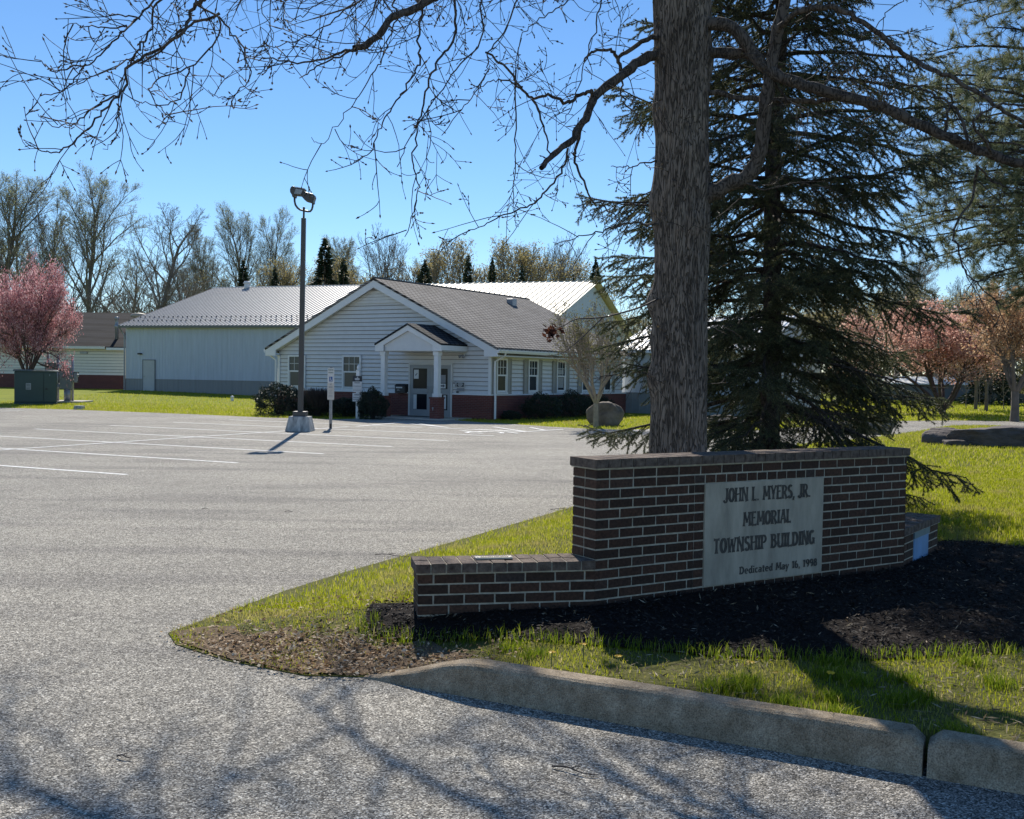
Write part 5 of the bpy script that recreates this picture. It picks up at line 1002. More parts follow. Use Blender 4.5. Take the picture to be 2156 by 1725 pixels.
q = gp(655, 880); tree_thing('twiggy_shrub', 'leafless twiggy shrub just right of the lamp post foot', 'shrub', (q[0], q[1] + 1.3, -.13), shrub(82, .75, .7, 1.15, 700, dk, .04, .02, 900), 'shrubs along the office wall')
q = gp(640, 880); tree_thing('clipped_shrub', 'dark shrub behind the lamp post, beside the big corner shrub', 'shrub', (q[0], q[1] + 1.7, -.13), shrub(91, .7, .6, .95, 5500), 'shrubs along the office wall')
q = gp(745, 882); tree_thing('clipped_shrub', 'low dark shrub directly behind the white notice post', 'shrub', (q[0], q[1] + 1.9, -.13), shrub(92, .6, .5, .85, 4500), 'shrubs along the office wall')
q = gp(716, 881); tree_thing('clipped_shrub', 'low dark shrub behind the parking sign', 'shrub', (q[0], q[1] + 1.2, -.13), shrub(83, .62, .6, .78, 5000), 'shrubs along the office wall')
q = gp(777, 885); tree_thing('clipped_shrub', 'tall dark shrub between notice post and left brick pier', 'shrub', (q[0], q[1] + 1.0, -.13), shrub(84, .56, .5, 1.18, 6000), 'shrubs along the office wall')
for k, (s0, s1, h, lab) in enumerate(((1.2, 3.6, 1.05, 'dark rounded shrub, nearest the downspout by the brick base'), (3.7, 6.4, 1.12, 'dark rounded shrub, middle one along the brick base'), (6.45, 8.5, .92, 'dark rounded shrub beside the boulder, along the brick base'))):
    c = bl(-.95, (s0+s1)/2); tree_thing('clipped_shrub', lab, 'shrub', (c[0], c[1], -.13), shrub(85 + k, (s1-s0)*.5, .62, h, 6500), 'shrubs along the office wall', -AL + math.pi/2)
c = bl(-.5, .75); tree_thing('clipped_shrub', 'smallest low shrub at foot of the white downspout', 'shrub', (c[0], c[1], -.13), shrub(89, .4, .35, .38, 1500), 'shrubs along the office wall')
# ------------------------------------------------------------------ the big roadside tree with bare twigs
TY = 9.0
TR = np.array([at(1424, 945, TY)[0], TY, 0.])
big = empty('big_tree', (0, 0, 0)); tag(big, 'large bare deciduous tree with thick furrowed trunk behind the brick sign', 'tree')
ph_ = np.random.default_rng(5)
def trunk_mesh():
    zs = np.linspace(-.1, 11.5, 330); na = 120; th = np.arange(na)*2*np.pi/na
    prof = [(-.1, .40), (.15, .31), (.5, .262), (1.2, .240), (2.0, .228), (2.6, .226), (3.1, .232), (3.35, .236), (3.7, .222), (4.4, .232), (4.9, .25), (5.6, .25), (7, .2), (9, .14), (11.5, .05)]
    pz = [p[0] for p in prof]; prr = [p[1] for p in prof]
    Z, TH = np.meshgrid(zs, th, indexing='ij'); rad = np.interp(Z, pz, prr)
    fur = np.zeros_like(Z)
    for k in range(9):
        f = ph_.integers(11, 30); fur += np.sin(f*TH + ph_.uniform(0, 6.28) + 1.8*np.sin(ph_.uniform(1, 3)*Z + ph_.uniform(0, 6.28)) + .8*np.sin(ph_.uniform(5, 9)*Z + ph_.uniform(0, 6)))
    rad = rad + .0055*np.clip(fur/2.2, -1.6, .9)
    for a0, z0, s, h in ((2.9, 2.28, .12, .07), (3.3, 1.62, .14, .05), (5.2, 2.95, .12, .03), (2.6, 1.7, .0, 0), (3.0, 1.95, .12, .030), (3.1, 3.12, .16, .045), (.2, 2.9, .3, .02), (.15, 4.35, .18, .04), (3.2, 3.9, .16, .03), (4.9, 3.55, .10, .022)):
        if s: rad += h*np.exp(-(((TH - a0 + math.pi) % (2*math.pi) - math.pi)**2)/.22 - (Z-z0)**2/s**2)
    X = TR[0] + .02*np.sin(.8*Z) - .028*Z*.1 + rad*np.cos(TH); Y = TR[1] + rad*np.sin(TH)
    V = np.stack([X, Y, Z], -1).reshape(-1, 3); i = np.arange(len(zs)-1)[:, None]*na; j = np.arange(na)[None]; k = (j+1) % na
    return npmesh('trunk', V, np.stack([i+j, i+k, i+na+k, i+na+j], -1).reshape(-1, 4), True)
link('trunk', trunk_mesh(), MT['bark'], big)
def catmull(P, n=5):
    P = np.array(P, float); Q = [P[0]]
    E = np.vstack([2*P[0]-P[1], P, 2*P[-1]-P[-2]])
    for i in range(1, len(E)-2):
        for t in np.arange(1, n+1)/n:
            Q.append(.5*((2*E[i]) + (-E[i-1]+E[i+1])*t + (2*E[i-1]-5*E[i]+4*E[i+1]-E[i+2])*t*t + (-E[i-1]+3*E[i]-3*E[i+1]+E[i+2])*t**3))
    return np.array(Q)
LIMBS = []                                              # traced limbs: (points, depth at start and end, radius at start and end, off-frame height, part kind)
A = LIMBS.append
A(([(1400, 112), (1355, 124.5), (1309, 157.5), (1254, 205), (1232, 249), (1207, 289), (1170, 322), (1139, 352)], 9.0, 8.2, .050, .020, None, 'limb'))
A(([(1400, 75), (1353, 88), (1302, 121), (1291, 106), (1251, 108), (1230, 128)], 9.0, 8.6, .024, .008, None, 'b'))
A(([(1302, 121), (1309, 157.5)], 8.8, 8.8, .017, .014, None, 'b'))
A(([(1251, 205), (1240, 190), (1214, 205), (1192, 216), (1155, 201), (1122, 209), (1100, 187), (1067, 145), (1023, 110)], 8.7, 8.0, .017, .008, None, 'b'))
A(([(1122, 209), (1144, 264), (1159, 326)], 8.3, 8.3, .010, .006, None, 'b'))
A(([(1100, 187), (1064, 170), (1030, 172), (1000, 195)], 8.2, 8, .008, .003, None, 'b'))
A(([(1232, 249), (1210, 315), (1210, 341), (1232, 392), (1247, 418), (1287, 447), (1300, 470)], 8.5, 8.2, .014, .004, None, 'b'))
A(([(1196, 311), (1181, 366), (1144, 407), (1108, 436), (1053, 454), (1016, 476), (972, 491)], 8.3, 7.6, .010, .003, None, 'b'))
A(([(1309, 172), (1313, 216), (1339, 242), (1352, 280)], 8.8, 8.8, .009, .004, None, 'b'))
A(([(1385, 473), (1361, 473), (1328, 469), (1291, 480), (1254, 491), (1218, 500), (1170, 515)], 8.9, 8.0, .011, .003, None, 'b'))
A(([(1385, 340), (1350, 345), (1320, 352), (1285, 350)], 8.9, 8.5, .008, .003, None, 'b'))
A(([(932, -16), (910, -4), (866, 22), (829, 40), (785, 84), (747, 104)], 7.6, 7.2, .038, .022, 6.0, 'limb'))
A(([(747, 104), (700, 118), (640, 134), (560, 121), (546, 125)], 7.2, 7.0, .010, .003, None, 'b'))
A(([(747, 106), (696, 125), (655, 150), (630, 170)], 7.2, 6.9, .008, .003, None, 'b'))
A(([(890, -10), (888, 11), (884, 73), (882, 136), (866, 165), (840, 205), (815, 242), (793, 286), (778, 322), (741, 341)], 7.7, 7.2, .013, .003, 5.9, 'b'))
A(([(961, -10), (961, 0), (956, 77), (936, 110), (910, 154), (892, 220), (877, 278), (870, 337), (881, 385), (875, 432), (851, 498)], 7.8, 7.2, .015, .003, 6.0, 'b'))
A(([(1012, -10), (1012, 0), (1012, 84), (961, 146), (925, 194), (895, 240), (860, 300), (838, 352)], 8.0, 7.4, .010, .003, 6.0, 'b'))
A(([(1092, -10), (1089, 0), (1064, 66), (1027, 110), (1027, 146), (998, 198), (972, 231), (930, 285)], 8.2, 7.7, .010, .003, 6.0, 'b'))
A(([(838, -10), (837, 29), (818, 80), (807, 124), (778, 161), (752, 209), (720, 249), (683, 300), (655, 293)], 7.6, 7.1, .009, .002, 5.8, 'b'))
A(([(1270, -12), (1265, 7), (1254, 55), (1236, 121), (1218, 183), (1196, 238), (1174, 267)], 8.6, 8.2, .010, .003, 6.2, 'b'))
A(([(1200, -12), (1172, 20), (1130, 45), (1098, 80), (1088, 120)], 8.5, 8.2, .009, .003, 6.2, 'b'))
A(([(1086, 150), (1086, 293), (1082, 366), (1082, 440), (1094, 480)], 8.2, 7.9, .007, .002, None, 'b'))
A(([(440, -14), (429, 0), (403, 22), (385, 66), (330, 106), (271, 139), (267, 180), (242, 209), (201, 253), (165, 293), (125, 319), (95, 320), (57, 302)], 7.0, 6.4, .018, .003, 5.9, 'b'))
A(([(350, -12), (293, 40), (256, 70), (212, 114), (172, 147), (136, 187), (84, 205)], 7.0, 6.5, .011, .003, 5.7, 'b'))
A(([(352, -10), (319, 62), (293, 103), (275, 132)], 7.0, 6.8, .010, .006, 5.7, 'b'))
A(([(461, 30), (400, 52), (359, 84), (322, 121), (278, 128), (227, 147), (165, 178)], 7.0, 6.5, .010, .003, None, 'b'))
A(([(422, -12), (461, 37), (454, 84), (407, 136), (341, 165), (315, 194), (344, 234), (366, 249)], 7.1, 6.7, .010, .003, 5.9, 'b'))
A(([(461, 37), (494, 77), (520, 121), (524, 161), (505, 190), (469, 207), (440, 194)], 7.1, 6.9, .007, .002, None, 'b'))
A(([(399, 139), (381, 205), (341, 223), (300, 216), (290, 226)], 6.9, 6.7, .006, .002, None, 'b'))
A(([(293, 37), (249, 31), (220, 26), (176, 15)], 6.9, 6.6, .006, .002, None, 'b'))
A(([(264, 55), (212, 57), (172, 57), (143, 46)], 6.9, 6.5, .006, .002, None, 'b'))
A(([(183, 136), (117, 150), (95, 136), (73, 121)], 6.7, 6.3, .006, .002, None, 'b'))
A(([(249, 220), (246, 260), (245, 293), (216, 315)], 6.7, 6.5, .006, .002, None, 'b'))
A(([(249, 205), (201, 223), (168, 253), (150, 264), (103, 260), (81, 240)], 6.7, 6.3, .007, .002, None, 'b'))
A(([(757, -12), (747, 0), (714, 33), (670, 66), (604, 92), (549, 101), (531, 99)], 7.3, 6.9, .010, .002, 5.8, 'b'))
A(([(700, -8), (659, 15), (630, 40), (586, 44), (561, 33)], 7.2, 7.0, .007, .002, 5.8, 'b'))
A(([(570, -10), (560, 40), (575, 70), (560, 110)], 7.1, 7.0, .006, .002, 5.8, 'b'))
A(([(1424, 440), (1468, 423), (1525, 396), (1578, 365), (1600, 315), (1610, 240), (1622, 150), (1640, 50), (1660, -40), (1680, -130)], 9.0, 8.6, .082, .040, None, 'limb'))
A(([(1424, 42), (1468, 49), (1542, 60), (1597, 126), (1636, 159), (1696, 181), (1773, 203), (1850, 222), (1927, 258), (2015, 299), (2069, 318), (2124, 340), (2170, 350), (2240, 385)], 9.0, 8.0, .058, .032, None, 'limb'))
A(([(1424, 185), (1471, 189), (1542, 203), (1630, 210), (1707, 213), (1773, 204)], 9.0, 8.7, .024, .020, None, 'limb'))
A(([(1424, 108), (1468, 110), (1575, 115), (1614, 143), (1636, 159)], 9.0, 8.8, .050, .040, None, 'limb'))
A(([(1641, 60), (1680, 25), (1751, 16), (1817, 47), (1872, 91), (1916, 124), (1971, 151), (2037, 181), (2091, 220), (2156, 258), (2220, 300)], 8.6, 7.9, .026, .012, None, 'b'))
A(([(2058, 351), (2047, 417), (2009, 483), (2020, 533), (2037, 577), (2080, 620), (2120, 650)], 8.2, 8.0, .012, .003, None, 'b'))
A(([(2020, 545), (2045, 580), (2070, 640), (2090, 665)], 8.1, 8.0, .004, .002, None, 'b'))
A(([(1993, 275), (1995, 236), (2006, 214), (1990, 180)], 8.3, 8.2, .013, .005, None, 'b'))
A(([(2037, 300), (2020, 242), (1982, 209), (1927, 181), (1860, 166), (1800, 160)], 8.2, 8.5, .014, .004, None, 'b'))
A(([(2091, 324), (2050, 260), (2103, 222), (2156, 222), (2200, 230)], 8.1, 7.9, .012, .006, None, 'b'))
A(([(1740, 181), (1751, 148), (1767, 132), (1795, 143), (1840, 180)], 8.7, 8.5, .011, .004, None, 'b'))
A(([(1872, 88), (1877, 126), (1862, 170), (1870, 210)], 8.4, 8.3, .008, .003, None, 'b'))
A(([(1614, 143), (1650, 200), (1720, 240), (1800, 250), (1880, 290)], 8.8, 8.4, .010, .003, None, 'b'))
A(([(1900, -10), (1872, 20), (1840, 60), (1800, 80)], 8.5, 8.3, .008, .003, 6.3, 'b'))
A(([(1740, -12), (1770, 40), (1800, 110), (1790, 180)], 8.7, 8.6, .007, .003, 6.3, 'b'))
A(([(2000, 290), (2060, 300), (2120, 300), (2180, 318)], 8.2, 8.0, .010, .006, None, 'b'))
A(([(2058, 351), (2090, 380), (2130, 395), (2170, 400)], 8.2, 8.0, .009, .004, None, 'b'))
A(([(1564, 379), (1610, 400), (1680, 385), (1750, 395)], 8.9, 8.6, .009, .003, None, 'b'))
r6 = np.random.default_rng(66); BR = TB(); TW = TB(); BU = MB(); buds = []
def twig(p, d, L, rad, lev):
    n = 5; P = [p]; d = d/np.linalg.norm(d); bend = r6.normal(0, .13, 3)
    for _ in range(n): d = d + bend + r6.normal(0, .06, 3) + np.array([0, 0, -.05 + .08*(lev > 0)]); d /= np.linalg.norm(d); p = p + d*L/n; P.append(p)
    P = np.array(P); TW.tube(P, np.linspace(rad, max(.0022, rad*.5), n+1), 3)
    if lev < 2:
        for k in range(r6.integers(1, 4) if lev == 0 else r6.integers(0, 3)):
            i = r6.integers(1, n); dd = P[i+1]-P[i]; dd /= np.linalg.norm(dd); q = r6.normal(size=3); q -= dd*np.dot(q, dd); q /= np.linalg.norm(q)
            twig(P[i], dd*.75 + q*.75, L*r6.uniform(.3, .55), max(.0024, rad*.7), lev+1)
    buds.append((P[-1], d))
    if lev and r6.uniform() < .5: buds.append((P[3], d))
for pts, Y0, Y1, ra, rb_, top, kd in LIMBS:
    n = len(pts); P = [at(x, y, Y0 + (Y1-Y0)*k/(n-1) + (.12*math.sin(3.1*k + x) if 0 < k < n-1 and kd == 'b' else 0)) for k, (x, y) in enumerate(pts)]
    if top:                                             # joins the trunk above the picture
        S = np.array([TR[0] - .02, TR[1], top + .5*random.random()]); mid = S*.5 + P[0]*.5 + np.array([0, 0, .35]); P = [S, S*.75 + P[0]*.25 + np.array([0, 0, .30]), mid, P[0]*.8 + S*.2 + np.array([0, 0, .12])] + P
    Q = catmull(P); m = len(Q); rr = ra + (rb_-ra)*np.linspace(0, 1, m)**.85; 
    if top: rr = np.where(np.arange(m) < m*.35, rr*1.25, rr)
    if kd == 'limb':
        Q = Q + r6.normal(0, .006, Q.shape); rr = rr*(1 + .08*np.sin(np.arange(m)*1.7)); t = TB(); t.tube(Q, rr, 14); link('limb', t.mesh('limb'), MT['limb'], big)
    else: BR.tube(Q + r6.normal(0, .007, Q.shape), rr, 7)
    seg = np.linalg.norm(np.diff(Q, axis=0), axis=1); cum = np.concatenate([[0], np.cumsum(seg)]); Lt = cum[-1]
    start = .5 if kd == 'limb' else .12; step = .19 if kd == 'b' else .28
    for s in np.arange(start if not top else max(start, Lt*.35), Lt, step):
        s += r6.uniform(-.05, .05); i = min(max(np.searchsorted(cum, s)-1, 0), m-2); dd = Q[i+1]-Q[i]; dd /= np.linalg.norm(dd) + 1e-9
        q = r6.normal(size=3); q -= dd*np.dot(q, dd); q /= np.linalg.norm(q); twig(Q[i], dd*r6.uniform(.4, 1) + q*.9 + np.array([0, 0, -.15]), r6.uniform(.22, .56)*(1.2 if kd == 'limb' else 1), r6.uniform(.0032, .005), 0)
UPC = Tree(606)                                         # the crown above the picture, which shades the road
for k in range(13):
    z = 5.6 + .42*k; a = k*2.4 + .6; d = np.array([math.cos(a), math.sin(a), .75 + .03*k]); d /= np.linalg.norm(d)
    UPC.grow(np.array([TR[0] - .02*z*.1 + .1*math.cos(a), TR[1] + .1*math.sin(a), z]), d, 4.6 - .16*k, .075 - .003*k, 1, [None, (7, .5, (25, 55), .09, .05, .2), (6, .5, (25, 50), .1, .02, .2), (3, .55, (25, 50), .12, .0, .2)], (8, 6, 4, 3), .35, False, .003)
for tgt, r0_, zs0 in (((-2.7, 12.2, 6.5), .075, 5.5), ((-1.5, 13.2, 6.9), .085, 5.7), ((-.3, 13.1, 7.0), .07, 5.9), ((-3.3, 13.6, 7.4), .07, 6.4), ((-.9, 14.6, 7.6), .065, 6.6), ((.9, 13.4, 7.1), .06, 6.2)):
    S = np.array([TR[0] - .05, TR[1] + .1, zs0]); E_ = np.array(tgt); Q = catmull([S, S*.68 + E_*.32 + [0, 0, .3], S*.35 + E_*.65 + r6.normal(0, .15, 3) + [0, 0, .2], E_, E_ + (E_-S)*.25 + r6.normal(0, .15, 3)]); m = len(Q); UPC.cr.tube(Q, np.linspace(r0_, .012, m), 8)
    for k in range(4, m-1, 1):
        dd = Q[k+1]-Q[k]; dd /= np.linalg.norm(dd); q = r6.normal(size=3); q -= dd*np.dot(q, dd); q /= np.linalg.norm(q); UPC.grow(Q[k], dd*.7 + q*.7 + [0, 0, .25], r6.uniform(.9, 1.8), .022, 2, [None, None, (6, .5, (25, 50), .1, .03, .2), (3, .55, (25, 50), .12, .0, .2)], (8, 6, 4, 3), .35, False, .003)
link('upper_crown', UPC.cr.mesh('upper_crown'), MT['limb'], big)
for k in range(26):                                     # epicormic twigs on the trunk
    z = r6.uniform(1.4, 4.6); a = r6.uniform(3.3, 6.1); p = np.array([TR[0] + .22*math.cos(a), TR[1] + .22*math.sin(a), z]); twig(p, np.array([math.cos(a), math.sin(a), .35]), r6.uniform(.15, .4), .003, 1)
link('branches', BR.mesh('branches'), MT['limb'], big); link('twigs', TW.mesh('twigs'), MT['twig'], big)
B_ = np.array([b[0] for b in buds]); D_ = np.array([b[1] for b in buds]); Nn = perp(D_); V, F = cards(B_ + D_*.008, D_, Nn, r6.uniform(.02, .045, len(B_)), r6.uniform(.009, .016, len(B_))); V2, F2 = cards(B_ + D_*.008, D_, np.cross(D_, Nn), r6.uniform(.02, .04, len(B_)), r6.uniform(.009, .016, len(B_)))
link('buds', npmesh('buds', np.concatenate([V, V2]), np.concatenate([F, F2 + len(V)])), leafmat('bud_scales', [(0, (.05, .035, .025)), (1, (.16, .12, .07))], .3), big)
dl = r6.normal(0, .03, (46, 3)) + at(1162, 698, 8.0); D = unit(46); V, F = cards(dl, D, perp(D), np.full(46, .06), np.full(46, .03))
link('dead_leaf_cluster', npmesh('dead_leaf_cluster', V, F), leafmat('dead_leaves', [(0, (.05, .018, .012)), (1, (.16, .06, .035))], .35), big)
t = TB(); t.tube(catmull([at(1385, 630, 8.9), at(1340, 650, 8.6), at(1270, 668, 8.3), at(1215, 672, 8.1), at(1190, 684, 8.05), at(1164, 694, 8.0)]), np.linspace(.009, .003, 26), 5); t.tube(catmull([at(1270, 668, 8.3), at(1215, 720, 8.1), at(1180, 745, 8.0), at(1135, 750, 7.9)]), np.linspace(.006, .002, 16), 4); link('low_shoot', t.mesh('low_shoot'), MT['twig'], big)

# ------------------------------------------------------------------ spruce just behind
def needles(T, r, P, rad_, n_per_m, ln, wd, store):
    seg = np.linalg.norm(np.diff(P, axis=0), axis=1); L = seg.sum(); n = max(4, int(L*n_per_m)); t = r.uniform(0, 1, n)**.8*(len(P)-1); i = np.minimum(t.astype(int), len(P)-2); C = P[i] + (P[i+1]-P[i])*(t-i)[:, None]; D = P[i+1]-P[i]; D /= np.linalg.norm(D, axis=1, keepdims=True)
    q = r.normal(size=(n, 3)); q -= D*(q*D).sum(1, keepdims=True); q /= np.linalg.norm(q, axis=1, keepdims=True); d = D*.55 + q*.8; d /= np.linalg.norm(d, axis=1, keepdims=True); l = ln*r.uniform(.7, 1.2, n); store.append((C + d*l[:, None]*.5, d, l, np.full(n, wd)))
spr = empty('spruce_tree', (0, 0, 0)); tag(spr, 'tall sparse dark spruce with drooping branches, right of the thick bare trunk', 'spruce')
rs = np.random.default_rng(77); SY = 13.4; SX = at(1614, 930, SY)[0]; st_, sb_, nd_ = TB(), TB(), []
zz = np.linspace(-.15, 13.2, 40); st_.tube(np.stack([SX + .03*np.sin(zz*1.1) + .008*zz, SY + 0*zz, zz], 1), np.interp(zz, [-.15, .3, 1, 6, 10, 13.2], [.19, .145, .13, .09, .05, .01]) + .005*np.sin(zz*9), 14)
z = .45
while z < 12.9:
    nb = rs.integers(5, 8); a0 = rs.uniform(0, 6.28)
    for k in range(nb):
        a = a0 + 6.28*k/nb + rs.uniform(-.35, .35); zb = z + rs.uniform(-.22, .22)
        Lb = np.interp(zb, [0, 1.0, 2.5, 4.5, 8, 13], [1.6, 2.2, 2.35, 2.25, 1.6, .3])*rs.uniform(.6, 1.06)*(1.05 if math.cos(a) > .3 and zb < 2.6 else 1)
        e = np.interp(zb, [0, 3, 6, 13], [-.12, .0, .12, .55]); m = 9; P = []; dr_ = rs.uniform(.18, .48); e += rs.normal(0, .10); cu_ = rs.normal(0, .16)
        for q in np.linspace(0, 1, m): P.append([SX + math.cos(a)*Lb*q, SY + math.sin(a)*Lb*q, zb + Lb*(e*q - dr_*q*q*(1 if zb < 7 else .5) + .20*q**4) + rs.normal(0, .018)])
        P = np.array(P); P[:, :2] += rs.normal(0, .018, (m, 2)) + np.outer(np.linspace(0, 1, m)**2, [-math.sin(a), math.cos(a)])*cu_*Lb; sb_.tube(P, np.linspace(.020 + .008*Lb, .004, m), 5)
        dead = rs.uniform() < .15
        ns = int(Lb*21)
        for s in range(ns):
            q = .14 + .86*(s + rs.uniform(0, 1))/ns; i = min(int(q*(m-1)), m-2); p = P[i] + (P[i+1]-P[i])*(q*(m-1)-i); dd = P[i+1]-P[i]; dd /= np.linalg.norm(dd); sd2 = np.array([-math.sin(a), math.cos(a), 0])*(1 if s % 2 else -1)
            if q < .3 and rs.uniform() < .55: continue
            lt_ = Lb*(.34*(1-q) + .12)*rs.uniform(.6, 1.2); v = dd*rs.uniform(.45, .8) + sd2*rs.uniform(.5, .9) + np.array([0, 0, rs.uniform(-1.0, .12)]); v /= np.linalg.norm(v); TP = np.array([p, p + v*lt_*.5 + [0, 0, -.01], p + v*lt_ + [0, 0, -.09*lt_]])
            sb_.tube(TP, [.0055, .004, .0025], 3)
            if not dead:
                needles(None, rs, TP, 0, 520, .029, .0064, nd_)
                if lt_ > .2:
                    for u_ in (.35, .6, .8):
                        p2 = TP[0] + (TP[2]-TP[0])*u_; v2 = v*.6 + np.cross(v, [0, 0, 1])*rs.choice([-1, 1])*.8 + [0, 0, rs.uniform(-.4, .1)]; v2 /= np.linalg.norm(v2); T2 = np.array([p2, p2 + v2*lt_*.22, p2 + v2*lt_*.42]); sb_.tube(T2, [.003, .0025, .002], 3); needles(None, rs, T2, 0, 520, .029, .0064, nd_)
        if not dead: needles(None, rs, P[m//3:], 0, 330, .027, .006, nd_)
    z += rs.uniform(.24, .36)
def needle_mesh(name, store):
    C = np.concatenate([s[0] for s in store]); D = np.concatenate([s[1] for s in store]); L = np.concatenate([s[2] for s in store])[:, None]; Wd = np.concatenate([s[3] for s in store])[:, None]; N = perp(D)
    V = np.stack([C - D*L*.5 + N*Wd*.5, C - D*L*.5 - N*Wd*.5, C + D*L*.5], 1).reshape(-1, 3); return npmesh(name, V, np.arange(len(V)).reshape(-1, 3))
link('trunk', st_.mesh('trunk'), MT['sprucebark'], spr); link('branches', sb_.mesh('branches'), MT['sprucebark'], spr)
link('needles', needle_mesh('needles', nd_), leafmat('spruce_needles', [(0, (.04, .058, .036)), (.6, (.095, .118, .06)), (1, (.26, .24, .115))], .40, .5, spec=.4), spr)

# ------------------------------------------------------------------ white pine leaning in from the right edge
pin = empty('pine_tree', (0, 0, 0)); tag(pin, 'soft long-needled pine whose branches reach in from right edge', 'pine')
rp = np.random.default_rng(88); PY = 15.5; PX_ = at(2345, 700, PY)[0]; pt2, pb, nd2 = TB(), TB(), []
zz = np.linspace(-.1, 13, 26); pt2.tube(np.stack([PX_ + .05*np.sin(zz), PY + 0*zz, zz], 1), np.interp(zz, [-.1, 1, 8, 13], [.3, .22, .14, .02]), 12)
def tuft(p, d, n=34, ln=.13):
    d = d/np.linalg.norm(d); q = rp.normal(size=(n, 3)); v = d*.75 + q/np.linalg.norm(q, axis=1, keepdims=True)*.85; v /= np.linalg.norm(v, axis=1, keepdims=True); l = ln*rp.uniform(.75, 1.15, n); nd2.append((p + v*l[:, None]*.5 - d*rp.uniform(0, .07, (n, 1)), v, l, np.full(n, .0062)))
PBR = [(2.9, 1.5, .05), (3.2, 2.2, .05), (3.6, 3.2, .05), (4.0, 3.9, .08), (4.5, 3.6, .12), (5.0, 3.5, .15), (5.5, 3.3, .2), (6.2, 3.0, .25), (7, 2.6, .3), (8, 2.2, .35), (9.2, 1.8, .4), (10.5, 1.3, .5), (11.8, .8, .6)]
for zb, Lb, e in PBR:
    for k in range(9):
        a = 3.14 + (k-3.5)*.42 + rp.uniform(-.2, .2) if k < 8 else rp.uniform(-1.2, 1.2); L = Lb*rp.uniform(.7, 1.05)*(1 if k < 8 else .8); m = 8; P = np.array([[PX_ + math.cos(a)*L*q, PY + math.sin(a)*L*q, zb + L*(e*q + .10*math.sin(2.5*q) - .10*q*q) + rp.normal(0, .02)] for q in np.linspace(0, 1, m)]); pb.tube(P, np.linspace(.018 + .009*L, .006, m), 6)
        ns = int(L*10)
        for s in range(ns):
            q = .22 + .78*(s + rp.uniform())/ns; i = min(int(q*(m-1)), m-2); p = P[i] + (P[i+1]-P[i])*(q*(m-1)-i); dd = P[i+1]-P[i]; dd /= np.linalg.norm(dd); v = dd*.8 + rp.normal(0, .65, 3); v /= np.linalg.norm(v); lt_ = rp.uniform(.18, .5)*(1.25 - .5*q); TP = np.array([p, p + v*lt_*.5, p + v*lt_ + [0, 0, .04]]); pb.tube(TP, [.006, .005, .004], 3)
            tuft(TP[2], v + [0, 0, .3]); tuft(TP[1] + rp.normal(0, .02, 3), v + rp.normal(0, .4, 3), 22)
            for c in range(2):
                p2 = TP[0] + (TP[2]-TP[0])*rp.uniform(.4, .9); v2 = v + rp.normal(0, .7, 3); v2 /= np.linalg.norm(v2); e2 = p2 + v2*rp.uniform(.08, .2); pb.tube(np.array([p2, (p2+e2)/2, e2]), [.004, .0035, .003], 3); tuft(e2, v2 + [0, 0, .3], 28)
        tuft(P[-1], P[-1]-P[-2], 44)
link('trunk', pt2.mesh('trunk'), MT['sprucebark'], pin); link('branches', pb.mesh('branches'), MT['sprucebark'], pin)
link('needles', needle_mesh('needles', nd2), leafmat('pine_needles', [(0, (.10, .13, .075)), (.6, (.22, .25, .13)), (1, (.38, .38, .21))], .4, .5), pin)
# ------------------------------------------------------------------ mulch bed, litter, stones, grass
def ell(cx, cy, rx, ry, X, Y, rz=0):
    c, s = math.cos(rz), math.sin(rz); u = ((X-cx)*c + (Y-cy)*s)/rx; v = (-(X-cx)*s + (Y-cy)*c)/ry; return u*u + v*v
BED = [(-.95, 6.75), (-.95, 7.1), (-.6, 7.12), (.4, 7.4), (.62, 7.55), (3.2, 9.2), (4.0, 10.2), (4.6, 10.3), (5.3, 9.6), (5.6, 8.7), (5.0, 7.9), (4.4, 7.1), (3.7, 6.55), (2.9, 6.02), (2.0, 5.82), (1.2, 5.85), (.4, 6.1), (-.1, 6.32), (-.6, 6.4), (-.85, 6.5)]
def bz(x, y): return iz(x, y) + .012 + .03*ss(0, .35, dist_seg(BED + BED[:1], np.asarray(x, float), np.asarray(y, float)))
a, b = np.meshgrid(np.arange(-1, 5.6, .11), np.arange(5.7, 10.4, .11)); a = a.ravel() + rng.uniform(-.03, .03, a.size); b = b.ravel() + rng.uniform(-.03, .03, b.size); kk = inside(BED, a, b) & (dist_seg(BED + BED[:1], a, b) > .05)
bedm = cdt_mesh('mulch_bed', BED, np.stack([a[kk], b[kk]], 1).tolist(), lambda x, y: bz(x, y) + .006*np.sin(31*x)*np.sin(27*y)); tag(link('mulch_bed', bedm, MT['mulch']), kind='structure')
DIRT = [(-2.2, 6.78), (-2.07, 6.52), (-1.68, 6.17), (-1.16, 5.89), (-.8, 5.88), (-.35, 5.98), (-.2, 6.1), (-.36, 6.2), (-.5, 6.42), (-.8, 6.3), (-1.0, 6.52), (-1.25, 6.47), (-1.42, 6.72), (-1.7, 6.6), (-1.82, 6.85), (-2.05, 6.9)]
a, b = np.meshgrid(np.arange(-2.3, 0, .08), np.arange(5.8, 7.2, .08)); a = a.ravel(); b = b.ravel(); kk = inside(DIRT, a, b) & (dist_seg(DIRT + DIRT[:1], a, b) > .03)
tag(link('bare_soil', cdt_mesh('bare_soil', DIRT, np.stack([a[kk], b[kk]], 1).tolist(), lambda x, y: iz(x, y) + .009), MT['dirt']), kind='structure')
def vnoise2(x, y):
    r = np.random.default_rng(1); v = 0
    for k in range(6): a = r.uniform(0, 6.28); f = 5*r.uniform(.6, 1.7); v = v + np.sin(f*(x*math.cos(a) + y*math.sin(a)) + r.uniform(0, 6.28))
    return v/6
